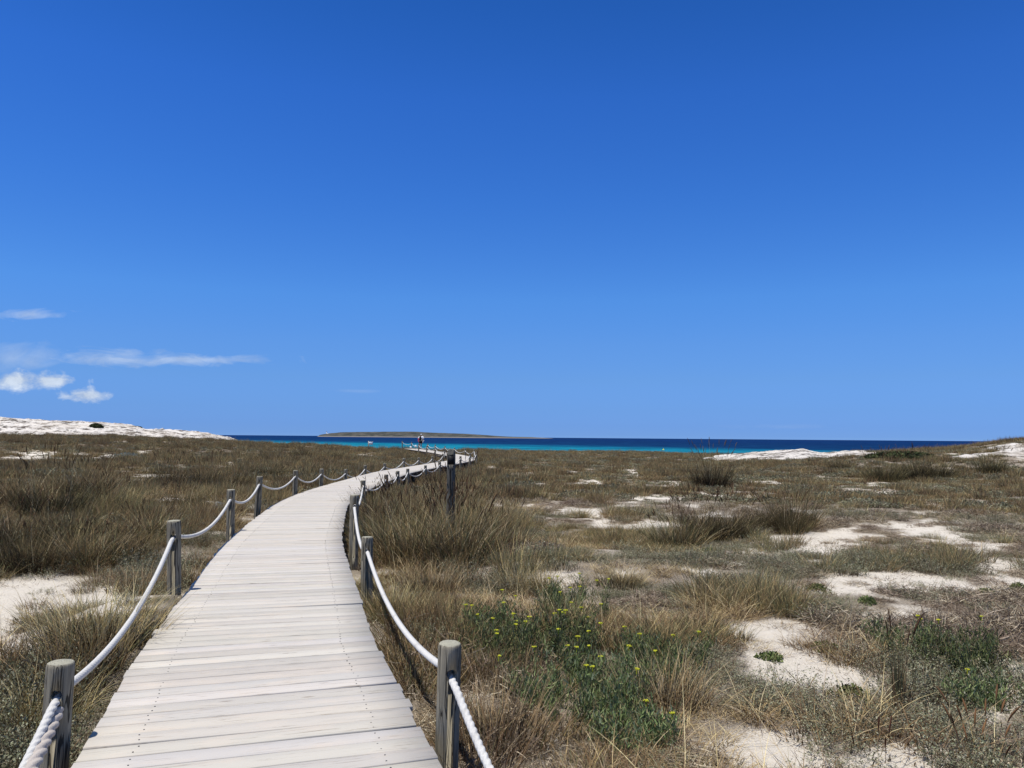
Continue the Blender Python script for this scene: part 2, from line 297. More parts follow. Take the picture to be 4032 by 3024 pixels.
def post_mat():
    m, nt, p = mat('weathered_post_wood', .85, .15)
    tc = N(nt, 'ShaderNodeTexCoord'); oi = N(nt, 'ShaderNodeObjectInfo')
    ad = N(nt, 'ShaderNodeVectorMath', operation='ADD'); nt.links.new(tc.outputs['Object'], ad.inputs[0])
    cx = N(nt, 'ShaderNodeCombineXYZ'); nt.links.new(M(nt, 'MULTIPLY', oi.outputs['Random'], 9.), cx.inputs[0]); nt.links.new(cx.outputs[0], ad.inputs[1])
    mp = N(nt, 'ShaderNodeMapping'); mp.inputs['Scale'].default_value = (30, 30, 1.6); nt.links.new(ad.outputs[0], mp.inputs[0])
    n1 = N(nt, 'ShaderNodeTexNoise', i_Scale=1.5, i_Detail=7, i_Roughness=.65, i_Distortion=.8); nt.links.new(mp.outputs[0], n1.inputs['Vector'])
    mp2 = N(nt, 'ShaderNodeMapping'); mp2.inputs['Scale'].default_value = (16, 16, 1.0); nt.links.new(ad.outputs[0], mp2.inputs[0])
    n2 = N(nt, 'ShaderNodeTexNoise', i_Scale=1.6, i_Detail=2, i_Roughness=.4, i_Distortion=.3); nt.links.new(mp2.outputs[0], n2.inputs['Vector'])
    n3 = N(nt, 'ShaderNodeTexNoise', i_Scale=5., i_Detail=3); nt.links.new(ad.outputs[0], n3.inputs['Vector'])
    base = MIX(nt, M(nt, 'MULTIPLY', M(nt, 'SUBTRACT', n1.outputs['Fac'], .3), 2.4, clamp=True), (.075, .062, .042), (.46, .40, .285)); base = MIX(nt, M(nt, 'MULTIPLY', n3.outputs['Fac'], .6), base, (.22, .21, .165))
    crack = M(nt, 'MULTIPLY', M(nt, 'SUBTRACT', .020, M(nt, 'MINIMUM', M(nt, 'ABSOLUTE', M(nt, 'SUBTRACT', n2.outputs['Fac'], .43)), M(nt, 'ABSOLUTE', M(nt, 'SUBTRACT', n2.outputs['Fac'], .56)))), 110, clamp=True)
    base = MIX(nt, M(nt, 'MULTIPLY', crack, .85), base, (.02, .017, .014))
    g = N(nt, 'ShaderNodeNewGeometry'); sz = N(nt, 'ShaderNodeSeparateXYZ'); nt.links.new(g.outputs['True Normal'], sz.inputs[0])
    top = M(nt, 'MULTIPLY', M(nt, 'SUBTRACT', sz.outputs[2], .45), 6, clamp=True)
    wv = N(nt, 'ShaderNodeTexWave', wave_type='RINGS', i_Scale=40., i_Distortion=3.); wv.rings_direction = 'Z'; nt.links.new(tc.outputs['Object'], wv.inputs['Vector'])
    endc = MIX(nt, wv.outputs['Fac'], (.30, .28, .21), (.42, .40, .30))
    nt.links.new(MIX(nt, top, base, endc), p.inputs['Base Color'])
    b = N(nt, 'ShaderNodeBump', i_Strength=.7, i_Distance=.006); nt.links.new(M(nt, 'SUBTRACT', n1.outputs['Fac'], crack), b.inputs['Height']); nt.links.new(b.outputs[0], p.inputs['Normal']); return m
def dark_post_mat():
    m = M_POST.copy(); m.name = 'dark_weathered_wood'
    for n in m.node_tree.nodes:
        if n.type == 'MIX' and not n.inputs[6].is_linked and abs(n.inputs[6].default_value[0]-.075) < .001 and not n.inputs[7].is_linked: n.inputs[6].default_value = (.035, .03, .024, 1); n.inputs[7].default_value = (.17, .15, .12, 1)
    return m
def rope_mat(name, c1, c2):
    m, nt, p = mat(name, .95, .1); tc = N(nt, 'ShaderNodeTexCoord')
    n = N(nt, 'ShaderNodeTexNoise', i_Scale=90., i_Detail=4, i_Roughness=.7); nt.links.new(tc.outputs['Object'], n.inputs['Vector'])
    n2 = N(nt, 'ShaderNodeTexNoise', i_Scale=7., i_Detail=3); nt.links.new(tc.outputs['Object'], n2.inputs['Vector'])
    c = MIX(nt, n.outputs['Fac'], c1, c2); c = MIX(nt, M(nt, 'MULTIPLY', M(nt, 'SUBTRACT', n2.outputs['Fac'], .58), 4, clamp=True), c, tuple(v*.8 for v in c1))
    nt.links.new(c, p.inputs['Base Color'])
    b = N(nt, 'ShaderNodeBump', i_Strength=.8, i_Distance=.005); nt.links.new(n.outputs['Fac'], b.inputs['Height']); nt.links.new(b.outputs[0], p.inputs['Normal']); return m
def water_mat():
    m = bpy.data.materials.new('sea_water'); m.use_nodes = True; nt = m.node_tree; nt.nodes.clear()
    g = N(nt, 'ShaderNodeNewGeometry'); s = N(nt, 'ShaderNodeSeparateXYZ'); nt.links.new(g.outputs['Position'], s.inputs[0])
    n0 = N(nt, 'ShaderNodeTexNoise', i_Scale=.012, i_Detail=5); mp0 = N(nt, 'ShaderNodeMapping'); mp0.inputs['Scale'].default_value = (.35, 1, 1); nt.links.new(g.outputs['Position'], mp0.inputs[0]); nt.links.new(mp0.outputs[0], n0.inputs['Vector'])
    d = M(nt, 'ADD', s.outputs[1], M(nt, 'MULTIPLY', M(nt, 'SUBTRACT', n0.outputs['Fac'], .5), 170.)); d = M(nt, 'ADD', d, s.outputs[0])
    r = N(nt, 'ShaderNodeValToRGB'); nt.links.new(M(nt, 'DIVIDE', d, 1600.), r.inputs[0]); e = r.color_ramp.elements
    e[0].position = .12; e[0].color = (.012, .34, .44, 1); e[1].position = 1.; e[1].color = (.0008, .022, .115, 1)
    for pos, c in ((.22, (.008, .30, .41)), (.285, (.002, .12, .24)), (.33, (.001, .036, .13)), (.6, (.0008, .024, .11))):
        q = e.new(pos); q.color = (*c, 1)
    mp = N(nt, 'ShaderNodeMapping'); mp.inputs['Scale'].default_value = (.05, .03, 1); nt.links.new(g.outputs['Position'], mp.inputs[0])
    n1 = N(nt, 'ShaderNodeTexNoise', i_Scale=1., i_Detail=9, i_Roughness=.75); nt.links.new(mp.outputs[0], n1.inputs['Vector'])
    c = MIX(nt, M(nt, 'MULTIPLY', M(nt, 'SUBTRACT', n1.outputs['Fac'], .42), 3.0, clamp=True), MIX(nt, .6, r.outputs[0], (0, .008, .04)), MIX(nt, .06, r.outputs[0], (.1, .5, .7)))
    df = N(nt, 'ShaderNodeBsdfDiffuse'); nt.links.new(c, df.inputs[0]); gl = N(nt, 'ShaderNodeBsdfGlossy', i_Roughness=.35); gl.inputs[0].default_value = (.8, .85, 1, 1)
    b = N(nt, 'ShaderNodeBump', i_Strength=1., i_Distance=2.5); nt.links.new(n1.outputs['Fac'], b.inputs['Height']); nt.links.new(b.outputs[0], gl.inputs['Normal']); nt.links.new(b.outputs[0], df.inputs['Normal'])
    mx = N(nt, 'ShaderNodeMixShader'); mx.inputs[0].default_value = .03; nt.links.new(df.outputs[0], mx.inputs[1]); nt.links.new(gl.outputs[0], mx.inputs[2])
    o = N(nt, 'ShaderNodeOutputMaterial'); nt.links.new(mx.outputs[0], o.inputs[0]); return m
M_SAND = sand_mat(); M_ROCK = rock_mat(); M_DECK = deck_mat(); M_POST = post_mat(); M_POST2 = dark_post_mat(); M_SEA = water_mat()
M_ROPE = rope_mat('white_rope', (.44, .42, .38), (.74, .715, .66)); M_ROPE2 = rope_mat('tan_rope', (.36, .31, .26), (.58, .52, .46))
M_DARK = plain('dark_timber', (.07, .055, .042)); M_SCREW = plain('steel_screw', (.10, .09, .085), .5, .4, .6)
# ------------------------------------------------------------------ ground, sea
rr = np.concatenate([[0.02], np.geomspace(.6, 420, 300)]); NA = 560
fa = np.linspace(0, 1, NA, endpoint=False)
ang = math.pi/2+np.sign(fa-.5)*(np.abs(fa-.5)*2)**1.7*math.pi      # finer ahead of the camera
ang = np.sort(ang)
Rg, Ag = np.meshgrid(rr, ang, indexing='ij'); gx = Rg*np.cos(Ag); gy = Rg*np.sin(Ag); gz = TH(gx, gy)
sn = sandiness(gx.ravel(), gy.ravel(), gz.ravel()); sn[(gy.ravel() < 1.)] = -.3
lit = np.clip(.62-sn*.9, 0, 1)
nr = len(rr); i0 = np.arange(nr-1)[:, None]*NA+np.arange(NA)[None]; i1 = np.arange(nr-1)[:, None]*NA+(np.arange(NA)+1)[None] % NA
fc = np.stack([i0, i0+NA, i1+NA, i1], -1).reshape(-1, 4)
GC = np.stack([lit, lit, lit], 1)
g = obj('ground', mesh_np('ground', np.stack([gx.ravel(), gy.ravel(), gz.ravel()], 1), fc, M_SAND, GC, True)); tag(g, kind='structure')
SEA = -3.0
Q = 80000.
o = obj('sea', mesh_np('sea', np.array([(-Q, 60, SEA), (Q, 60, SEA), (Q, Q, SEA), (-Q, Q, SEA)]), np.array([[0, 1, 2, 3]]), M_SEA)); tag(o, kind='structure')
# ------------------------------------------------------------------ pale rock hills
def heightfield(name, x0, x1, y0, y1, nx, ny, fn, m, C=None):
    X, Y = np.meshgrid(np.linspace(x0, x1, nx), np.linspace(y0, y1, ny), indexing='xy'); Z = fn(X, Y)
    i = (np.arange(ny-1)[:, None]*nx+np.arange(nx-1)[None]).ravel(); fcs = np.stack([i, i+1, i+nx+1, i+nx], 1)
    V = np.stack([X.ravel(), Y.ravel(), Z.ravel()], 1)
    return obj(name, mesh_np(name, V, fcs, m, C, True))
def ledge(X, Y, amp=.5, s=1.):
    n = fbm(X/3.*s, Y/3.*s, 77, 5); q = n*7; st = (np.floor(q)+sst(.6, 1, q-np.floor(q)))/7; return (st-.5)*amp+(fbm(X/.7*s, Y/.7*s, 3, 3)-.5)*amp*.45
hx = np.array([-160, -110, -86, -81, -75, -70, -66, -63.5, -62, -56, -53, -50, -47.6, -45.5, -43.8, -41]); hz = np.array([6, 5, 4.2, 3.85, 3.72, 3.5, 3.2, 2.9, 2.35, 2.2, 1.95, 1.54, 1.0, .3, -.4, -2.5])
def left_hill(X, Y):
    top = np.interp(X*130/Y, hx, hz); prof = sst(101, 128, Y)*sst(178, 136, Y)
    return -1.4+(top+1.4)*prof**.8+ledge(X, Y, .8)*sst(100, 110, Y)*.9
o = heightfield('rock_hill', -125, -28, 99, 180, 420, 200, left_hill, M_ROCK); tag(o, 'long white limestone hill sloping down to the sea on the left', kind='structure')
def mid_rock(X, Y):
    e = 1-np.sqrt(((X-26.2)/8.8)**2+((Y-70)/13.)**2)+.5*(fbm(X/4, Y/4, 55, 4)-.5)
    t = np.interp(X*72/Y, [14, 19, 22, 25, 27.2, 29, 31.5, 33, 40], [-.3, -.1, .15, .40, .50, .05, .30, .35, .7])
    return np.where(e > 0, TH(X, Y, False)*.25+(t)*sst(54, 74, Y)-.35*(1-sst(54, 74, Y))+.06, TH(X, Y, False)-.6)+ledge(X, Y, .6)*.7-.35*sst(.12, 0, e)
o = heightfield('rock_outcrop', 15, 38, 55, 84, 230, 200, mid_rock, M_ROCK); tag(o, 'low white limestone outcrop before the sea right of centre', kind='structure')
def right_rock(X, Y):
    e = 1-np.sqrt(((X-34.5)/6.)**2+((Y-48.5)/7.5)**2)+1.6*(fbm(X/2.6, Y/2.6, 91, 4)-.5)
    return np.where(e > .42, TH(X, Y, False)+.05+.20*(e-.42), TH(X, Y, False)-.5)+ledge(X, Y, .55)*.6
o = heightfield('rock_slope', 27, 44, 40, 62, 190, 190, right_rock, M_ROCK); tag(o, 'patchy white rock on the rising slope at the far right', kind='structure')
# ------------------------------------------------------------------ island
def island():
    pr = [(1248, 1720), (1258, 1713), (1275, 1710), (1300, 1707), (1340, 1703.5), (1420, 1701.5), (1500, 1701), (1560, 1701), (1600, 1700.5), (1650, 1702), (1700, 1704.5), (1780, 1707), (1860, 1710.5), (1930, 1715), (1975, 1718.2), (2020, 1720.2), (2080, 1721.3), (2130, 1723.5), (2180, 1727)]
    D = 4200.; a = []
    for px, py in pr:
        u, b = ray(px, py); a.append((u*D, EYE+b*D))
    ax = np.array([q[0] for q in a]); az = np.array([q[1] for q in a])
    def fn(X, Y):
        h = np.interp(X*D/Y, ax, az); h = np.where((X*D/Y < ax[0]) | (X*D/Y > ax[-1]), -8, h)
        pf = np.sqrt(np.clip(1-((Y-D)/520.)**2, 0, 1)); pf = np.clip(pf*1.15, 0, 1)
        cl = sst(3660, 3760, Y)
        return -8+(h+8)*np.minimum(pf, 1)*cl**.45+(fbm(X/50, Y/50, 8, 4)-.5)*3
    m, nt, p = mat('island_scrub', 1., 0.)
    g = N(nt, 'ShaderNodeNewGeometry'); s = N(nt, 'ShaderNodeSeparateXYZ'); nt.links.new(g.outputs['Position'], s.inputs[0])
    n = N(nt, 'ShaderNodeTexNoise', i_Scale=.022, i_Detail=8, i_Roughness=.7); nt.links.new(g.outputs['Position'], n.inputs['Vector'])
    r = N(nt, 'ShaderNodeValToRGB'); e = r.color_ramp.elements; e[0].position = .42; e[0].color = (.045, .05, .045, 1); e[1].position = .78; e[1].color = (.17, .155, .13, 1); nt.links.new(n.outputs['Fac'], r.inputs[0])
    sh = M(nt, 'MULTIPLY', M(nt, 'SUBTRACT', M(nt, 'ADD', .6, M(nt, 'MULTIPLY', n.outputs['Fac'], 2.)), s.outputs[2]), .8, clamp=True)
    nt.links.new(MIX(nt, sh, r.outputs[0], (.19, .175, .155)), p.inputs['Base Color'])
    o = heightfield('island', -1130, 470, 3640, 4760, 330, 60, fn, m); tag(o, 'long low scrub covered island on the horizon', kind='structure')
    # lighthouse
    mw = plain('white_render', (.78, .78, .76)); u, b = ray(1286, 1708); X0 = u*3900
    z0 = float(fn(np.array([X0]), np.array([3900.]))[0])-.5
    t = empty('lighthouse', (X0, 3900, z0)); tag(t, 'tiny white lighthouse standing on the left tip of the distant island', 'lighthouse')
    b_ = MB(); b_.tube([(0, 0, 0), (0, 0, 2), (0, 0, 12)], [2.6, 2.3, 1.8], 20); obj('tower', b_.mesh('tower', mw), t)
    b_ = MB(); b_.tube([(0, 0, 12), (0, 0, 12.6)], [2.6, 2.6], 20); obj('gallery', b_.mesh('gallery', mw), t)
    b_ = MB(); b_.tube([(0, 0, 12.6), (0, 0, 14.6)], [1.3, 1.3], 16); obj('lantern_room', b_.mesh('lantern_room', plain('lantern_glass', (.25, .3, .33), .2)), t)
    b_ = MB(); b_.tube([(0, 0, 14.6), (0, 0, 15.8)], [1.6, .2], 16); obj('dome', b_.mesh('dome', mw), t)
    b_ = MB(); b_.box((6, 0, 1.8), (8, 6, 3.6)); obj('keepers_house', b_.mesh('keepers_house', mw), t)
island()
# ------------------------------------------------------------------ boardwalk
bw = empty('boardwalk', (0, 0, 0)); tag(bw, 'winding boardwalk of bleached wooden planks running towards the sea', 'boardwalk')
def boardwalk():
    V = []; Fq = []; C = []; UV = []; screws = []; n = 0; s = .3; k = 0
    tints = [(.505, .467, .40), (.53, .49, .425), (.49, .452, .39), (.525, .478, .40), (.515, .482, .425), (.465, .427, .37)]
    while s < sl[-1]-.1:
        wd = random.choice([.138, .142, .142, .146]); x, y, tx, ty = path_at(s+wd/2)
        nx_, ny_ = ty, -tx; a = random.gauss(0, .0016); j0 = random.gauss(0, .006); j1 = random.gauss(0, .006); dz = random.gauss(0, .0011); tl = random.gauss(0, .0012)
        nseg = 6
        c = np.array(random.choice(tints))*random.uniform(.93, 1.05); c = c*np.array([1, random.uniform(.985, 1.0), random.uniform(.96, 1.0)])
        uo = random.uniform(0, 50); bev = .004
        for q in range(nseg+1):
            t = q/nseg; L = -HW-j0+(2*HW+j0+j1)*t
            bx = x+nx_*L; by = y+ny_*L; bow = .0025*math.sin(t*3.1+uo)
            zz = dz+(tl if t > .5 else -tl)
            prof = [(-wd/2, -.028), (-wd/2, -bev), (-wd/2+bev, 0), (wd/2-bev, 0), (wd/2, -bev), (wd/2, -.028)]
            for (pw, pz) in prof:
                V.append((bx+tx*(pw+bow+a*L*6), by+ty*(pw+bow+a*L*6), pz+zz)); UV.append((uo+L, uo*3.3+pw)); C.append(c)
        for q in range(nseg):
            for p in range(6):
                p2 = (p+1) % 6; Fq.append((n+q*6+p, n+q*6+p2, n+(q+1)*6+p2, n+(q+1)*6+p))
        caps.append(((n+5, n+4, n+3, n+2, n+1, n), tuple(n+nseg*6+p for p in range(6))))
        for L in (-HW+.24, HW-.24):
            for pw in (-.035, .035):
                L2 = L+random.gauss(0, .006)
                screws.append((x+nx_*L2+tx*pw, y+ny_*L2+ty*pw, dz+.0005))
        n += (nseg+1)*6; s += wd+max(.004, random.gauss(.0085, .003)+(.006 if random.random() < .12 else 0)); k += 1
    Fh = np.array([c for pair in caps for c in pair])
    me = mesh_np('decking', np.array(V), [np.array(Fq), Fh], M_DECK, np.array(C), False, np.array(UV))
    obj('decking', me, bw)
    # supporting beams and fascia
    ss = np.arange(.3, sl[-1], .5); x, y, tx, ty = path_at(ss)
    for L in (-HW+.10, -HW+.24, HW-.24, HW-.10):
        if abs(abs(L)-(HW-.24)) < 1e-6 and False: continue
        b = MB(); P = []
        for i in range(len(ss)):
            cx = x[i]+ty[i]*L; cy = y[i]-tx[i]*L
            for (w_, z_) in ((-.03, -.13), (.03, -.13), (.03, -.031), (-.03, -.031)): P.append((cx+ty[i]*w_, cy-tx[i]*w_, z_))
        fs = [(i*4+j, i*4+(j+1) % 4, (i+1)*4+(j+1) % 4, (i+1)*4+j) for i in range(len(ss)-1) for j in range(4)]
        b.add(P, fs); obj('joist', b.mesh('joist', M_DARK), bw)
    for s_ in np.arange(24, 56, 2.0):
        x1, y1, tx1, ty1 = [float(v) for v in path_at(s_)]
        for L in (-HW+.17, HW-.17):
            b = MB(); b.box((0, 0, -.45), (.09, .09, .62), col=(1, 1, 1)); obj('pile', b.mesh('pile', M_DARK), bw, (x1+ty1*L, y1-tx1*L, 0))
    # screws
    scr = np.array(screws); vis = (scr[:, 1] > 3.2); order = np.argsort(np.where(vis, scr[:, 1], 1e9))
    b = MB(); b.tube([(0, 0, -.004), (0, 0, .0012)], [.0048, .0044], 8); sm = b.mesh('screw', M_SCREW)
    for i in order[:100]: obj('screw', sm, bw, tuple(scr[i]))
    b = MB()
    for i in order[100:900]: b.tube([scr[i]+(0, 0, -.004), scr[i]+(0, 0, .0012)], [.0048, .0044], 5)
    tag(obj('screw_row', b.mesh('screw_row', M_SCREW), bw), kind='stuff')
caps = []
boardwalk()
# ------------------------------------------------------------------ posts
OFF = .97
so_ = np.arange(0, sl[-1], .05); _x, _y, _tx, _ty = path_at(so_)
EDGE = {'L': (_x-_ty*OFF, _y+_tx*OFF), 'R': (_x+_ty*OFF, _y-_tx*OFF)}
def locate(side, px, py, smin, smax):
    a, b = ray(px, py); ex, ey = EDGE[side]; m = (so_ >= smin) & (so_ <= smax)
    r = np.abs(ex-a*ey)[m]; i = np.where(m)[0][np.argmin(r)]
    return float(ex[i]), float(ey[i]), EYE+b*float(ey[i]), float(so_[i]), i
def boolcut(base, cutters):
    """cut with real holes; returns new mesh"""
    o = bpy.data.objects.new('tmp', base); COL.objects.link(o); cs = []
    for c in cutters:
        co = bpy.data.objects.new('tmpc', c); COL.objects.link(co); cs.append(co)
        md = o.modifiers.new('b', 'BOOLEAN'); md.object = co; md.operation = 'DIFFERENCE'; md.solver = 'EXACT'
    dg = bpy.context.evaluated_depsgraph_get(); dg.update(); me = bpy.data.meshes.new_from_object(o.evaluated_get(dg))
    for q in [o]+cs: bpy.data.objects.remove(q)
    return me
def post_body(r, zt, zb, seg=28, seed=0):
    V = []; rs = random.Random(seed); ph = rs.random()*9
    zs = [zb]+list(np.linspace(zb+.1, zt-.025, 9))+[zt-.012, zt-.004, zt]
    for k, z in enumerate(zs):
        f = {len(zs)-1: .80, len(zs)-2: .92, len(zs)-3: .975}.get(k, 1)
        for j in range(seg):
            t = 2*math.pi*j/seg
            rad = r*f*(1+.025*math.sin(2*t+ph+z*2)+.018*math.sin(5*t+ph*2+z*3)+.008*rs.uniform(-1, 1))
            V.append((rad*math.cos(t), rad*math.sin(t), z))
    fs = [(k*seg+j, k*seg+(j+1) % seg, (k+1)*seg+(j+1) % seg, (k+1)*seg+j) for k in range(len(zs)-1) for j in range(seg)]
    b = MB(); b.add(V, fs+[tuple(range(seg))[::-1], tuple((len(zs)-1)*seg+j for j in range(seg))]); return b.mesh('rope_post', None)
def cyl_along(axis, z, r, l, shift=0.):
    b = MB(); a = np.array([math.cos(axis), math.sin(axis), 0]); b.tube([a*(-l/2+shift)+(0, 0, z), a*(l/2+shift)+(0, 0, z)], [r, r], 18); return b.mesh('c', None)
def slot(axis, z0, z1, wd, inner, sgn):
    b = MB(); a = np.array([math.cos(axis), math.sin(axis), 0])*sgn; R = np.array([[math.cos(axis), -math.sin(axis), 0], [math.sin(axis), math.cos(axis), 0], [0, 0, 1]])
    b.box(a*(inner+.1)+(0, 0, (z0+z1)/2), (.2, wd, z1-z0), R); return b.mesh('c', None)
PO = {'L': [], 'R': []}
Lp = [(243, 2605, 1, 8), (685, 2049, 6, 13), (909, 1927, 11, 18), (1023, 1875, 14, 22), (1165, 1852, 17, 26), (1267, 1846, 22, 30), (1361, 1847, 26, 35), (1438, 1832, 30, 39), (1514, 1824, 34, 43), (1590, 1804, 38, 47), (1649, 1801, 42, 50), (1702, 1796, 45, 53), (1744, 1787, 50, 57),
      (1751, 1768, 62, 74), (1713.5, 1760, 69, 82), (1681, 1755, 76, 92), (1648.6, 1748, 84, 99)]
Rp = [(1775, 2530, 1, 8), (1446, 2113, 6, 12.5), (1396, 1948, 11.5, 17.2), (1430, 1891, 16, 25), (1521, 1868, 26, 31), (1566, 1854, 29, 34.5), (1606, 1845, 33, 38), (1675, 1832, 37, 42), (1732, 1818, 41, 46), (1813, 1796, 45, 51), (1851, 1784, 48.5, 54), (1876, 1780, 52, 57),
      (1864, 1769, 57, 63), (1831, 1767, 62, 70), (1790, 1763, 68, 78), (1751.6, 1757, 74, 84), (1714, 1751, 80, 92), (1684.5, 1747, 88, 99)]
ordn = ['nearest', 'second', 'third', 'fourth', 'fifth', 'sixth', 'seventh', 'eighth', 'ninth', 'tenth', 'eleventh', 'twelfth', 'thirteenth', 'fourteenth', 'fifteenth', 'sixteenth', 'seventeenth', 'eighteenth', 'nineteenth', 'twentieth']
def place_posts():
    for side, lst in (('L', Lp), ('R', Rp)):
        for k, (px, py, s0, s1) in enumerate(lst):
            x, y, zt, s, i = locate(side, px, py, s0, s1)
            gz = float(TH(np.array([x]), np.array([y]))[0]); r = .064 if k < 14 else .068
            ax = math.atan2(_ty[i], _tx[i]); zh = zt-.15
            base = post_body(r, 0, -(zt-gz)-.35, seed=k+(50 if side == 'R' else 0))
            cut = [cyl_along(ax, -.15, .026, .3)]
            if side == 'L' and k == 0: cut.append(cyl_along(ax, -.226, .029, .3))
            if y < 30:
                zlow = -.15 if not (side == 'L' and k == 0) else -.226
                cut += [slot(ax, -.9, zlow, .034, r-.026, sg) for sg in (-1, 1)]
            me = boolcut(base, cut); me.materials.clear(); me.materials.append(M_POST)
            o = obj('rope_post', me, None, (x, y, zt), 0); o.rotation_euler = (random.gauss(0, .02), random.gauss(0, .02), 0)
            sd2 = 'left' if side == 'L' else 'right'
            if k == 0: lab = 'nearest big wooden post at %s boardwalk edge, %s' % (sd2, 'two ropes through two holes' if side == 'L' else 'one rope through one hole')
            elif k < 13: lab = '%s rope post from the camera along the %s boardwalk edge' % (ordn[k], sd2)
            else: lab = '%s wooden rope post along the %s edge, past the far bend near the sea' % (ordn[k], sd2)
            tag(o, lab, 'post', 'wooden posts carrying the boardwalk ropes'); PO[side].append((x, y, zh, ax, zt))
place_posts()
ends = []
for px, py, y, lab in ((1621, 1741, 100.2, 'wooden post at the seaward end of the boardwalk beside the small white notice'), (1584, 1737, 101.5, 'outermost wooden post left of the boardwalk end standing against turquoise water')):
    a, b = ray(px, py); x = a*y; zt = EYE+b*y; gz = float(TH(np.array([x]), np.array([y]))[0])
    me = post_body(.07, 0, -(zt-gz)-.3); me.materials.append(M_POST); o = obj('rope_post', me, None, (x, y, zt)); tag(o, lab, 'post', 'wooden posts carrying the boardwalk ropes'); ends.append((x, y, zt-.15, 0, zt))
PO['L'] += ends
# ------------------------------------------------------------------ ropes
def rope_mesh(name, pts, r, m, lobes=3, pitch=.045, seg=24, step=.007, depth=.28):
    pts = np.asarray(pts, float); L = np.concatenate([[0], np.cumsum(np.linalg.norm(np.diff(pts, axis=0), axis=1))])
    # adaptive step with distance
    ss = []; s = 0
    while s < L[-1]:
        ss.append(s); y = np.interp(s, L, pts[:, 1]); s += step*max(1., y/6.)
    ss.append(L[-1]); ss = np.array(ss); P = np.stack([np.interp(ss, L, pts[:, k]) for k in range(3)], 1)
    T = np.gradient(P, axis=0); T /= np.linalg.norm(T, axis=1)[:, None]+1e-9
    A = np.cross(T, [0, 0, 1.]); A /= np.linalg.norm(A, axis=1)[:, None]+1e-9; B = np.cross(T, A)
    th = np.linspace(0, 2*np.pi, seg, endpoint=False)
    rad = r*(1-depth/2+depth*np.abs(np.cos(lobes/2.*(th[None]-2*np.pi*ss[:, None]/(pitch*lobes)))))
    V = P[:, None]+rad[..., None]*(A[:, None]*np.cos(th)[None, :, None]+B[:, None]*np.sin(th)[None, :, None])
    n = len(ss); i = (np.arange(n-1)[:, None]*seg+np.arange(seg)[None]).ravel(); j = (np.arange(n-1)[:, None]*seg+((np.arange(seg)+1) % seg)[None]).ravel()
    return mesh_np(name, V.reshape(-1, 3), [np.stack([i, j, j+seg, i+seg], 1), np.array([np.arange(seg)[::-1], (n-1)*seg+np.arange(seg)])], m, None, True)
def spans(seq, sags, start=None):
    pts = []
    if start is not None: seq = [start]+seq
    for k in range(len(seq)-1):
        a = np.array(seq[k][:3]); b = np.array(seq[k+1][:3]); sg = sags[min(k, len(sags)-1)]
        h = b-a; l = np.linalg.norm(h); d = h/l
        for t in np.linspace(0, 1, 26)[:-1]:
            p = a+h*t; p[2] -= sg*4*t*(1-t); pts.append(p)
    pts.append(np.array(seq[-1][:3])); pts = np.array(pts)
    q = pts.copy(); q[1:-1] = (pts[:-2]+2*pts[1:-1]+pts[2:])/4; return q
Ls = PO['L']; Rs = PO['R']
# spans running on past the camera
l0 = np.array(Ls[0][:3]); r0 = np.array(Rs[0][:3])
tag(obj('rope', rope_mesh('rope', spans(Ls, [.16, .20, .2, .2, .22, .22, .22, .25], (l0[0]+.78, l0[1]-3.0, l0[2]-.62)), .0185, M_ROPE)), 'long white rope sagging through the posts along the left edge of the boardwalk', 'rope')
tag(obj('rope', rope_mesh('rope', spans(Rs, [.40, .2, .2, .2, .22, .22, .25], (r0[0]+1.25, r0[1]-3.4, r0[2]+.02)), .0185, M_ROPE)), 'long white rope sagging through the posts along the right edge of the boardwalk', 'rope')
c0 = np.array([l0[0]+.012, l0[1]-.02, l0[2]-.074])
tag(obj('rope', rope_mesh('rope', spans([tuple(c0)], [.12], (l0[0]+.86, l0[1]-2.6, l0[2]-.30)), .027, M_ROPE2, 3, .072, 30, .005, .36)), 'thick tan twisted rope hanging from the lower hole of the nearest left post', 'rope')
#PART2
# ------------------------------------------------------------------ vegetation builders
STRAW = [(.50, .37, .18), (.42, .30, .14), (.60, .48, .27), (.33, .23, .11)]
BROWN = [(.28, .185, .095), (.20, .13, .065), (.34, .235, .125), (.13, .085, .045)]
OLIVE = [(.19, .175, .085), (.15, .15, .07), (.24, .22, .11), (.11, .11, .055)]
GREYG = [(.24, .235, .15), (.19, .195, .115), (.32, .31, .21), (.13, .135, .075), (.24, .20, .13)]
DEAD = [(.27, .205, .14), (.18, .135, .09), (.36, .28, .20), (.11, .08, .055), (.48, .40, .29)]
SAMPH = [(.15, .185, .07), (.12, .15, .06), (.23, .26, .11), (.075, .10, .04), (.16, .19, .115), (.20, .17, .09)]
def pick(cols, n, rng, var=.18):
    c = np.array(cols)[rng.integers(0, len(cols), n)]; return c*rng.uniform(1-var, 1+var, (n, 1))
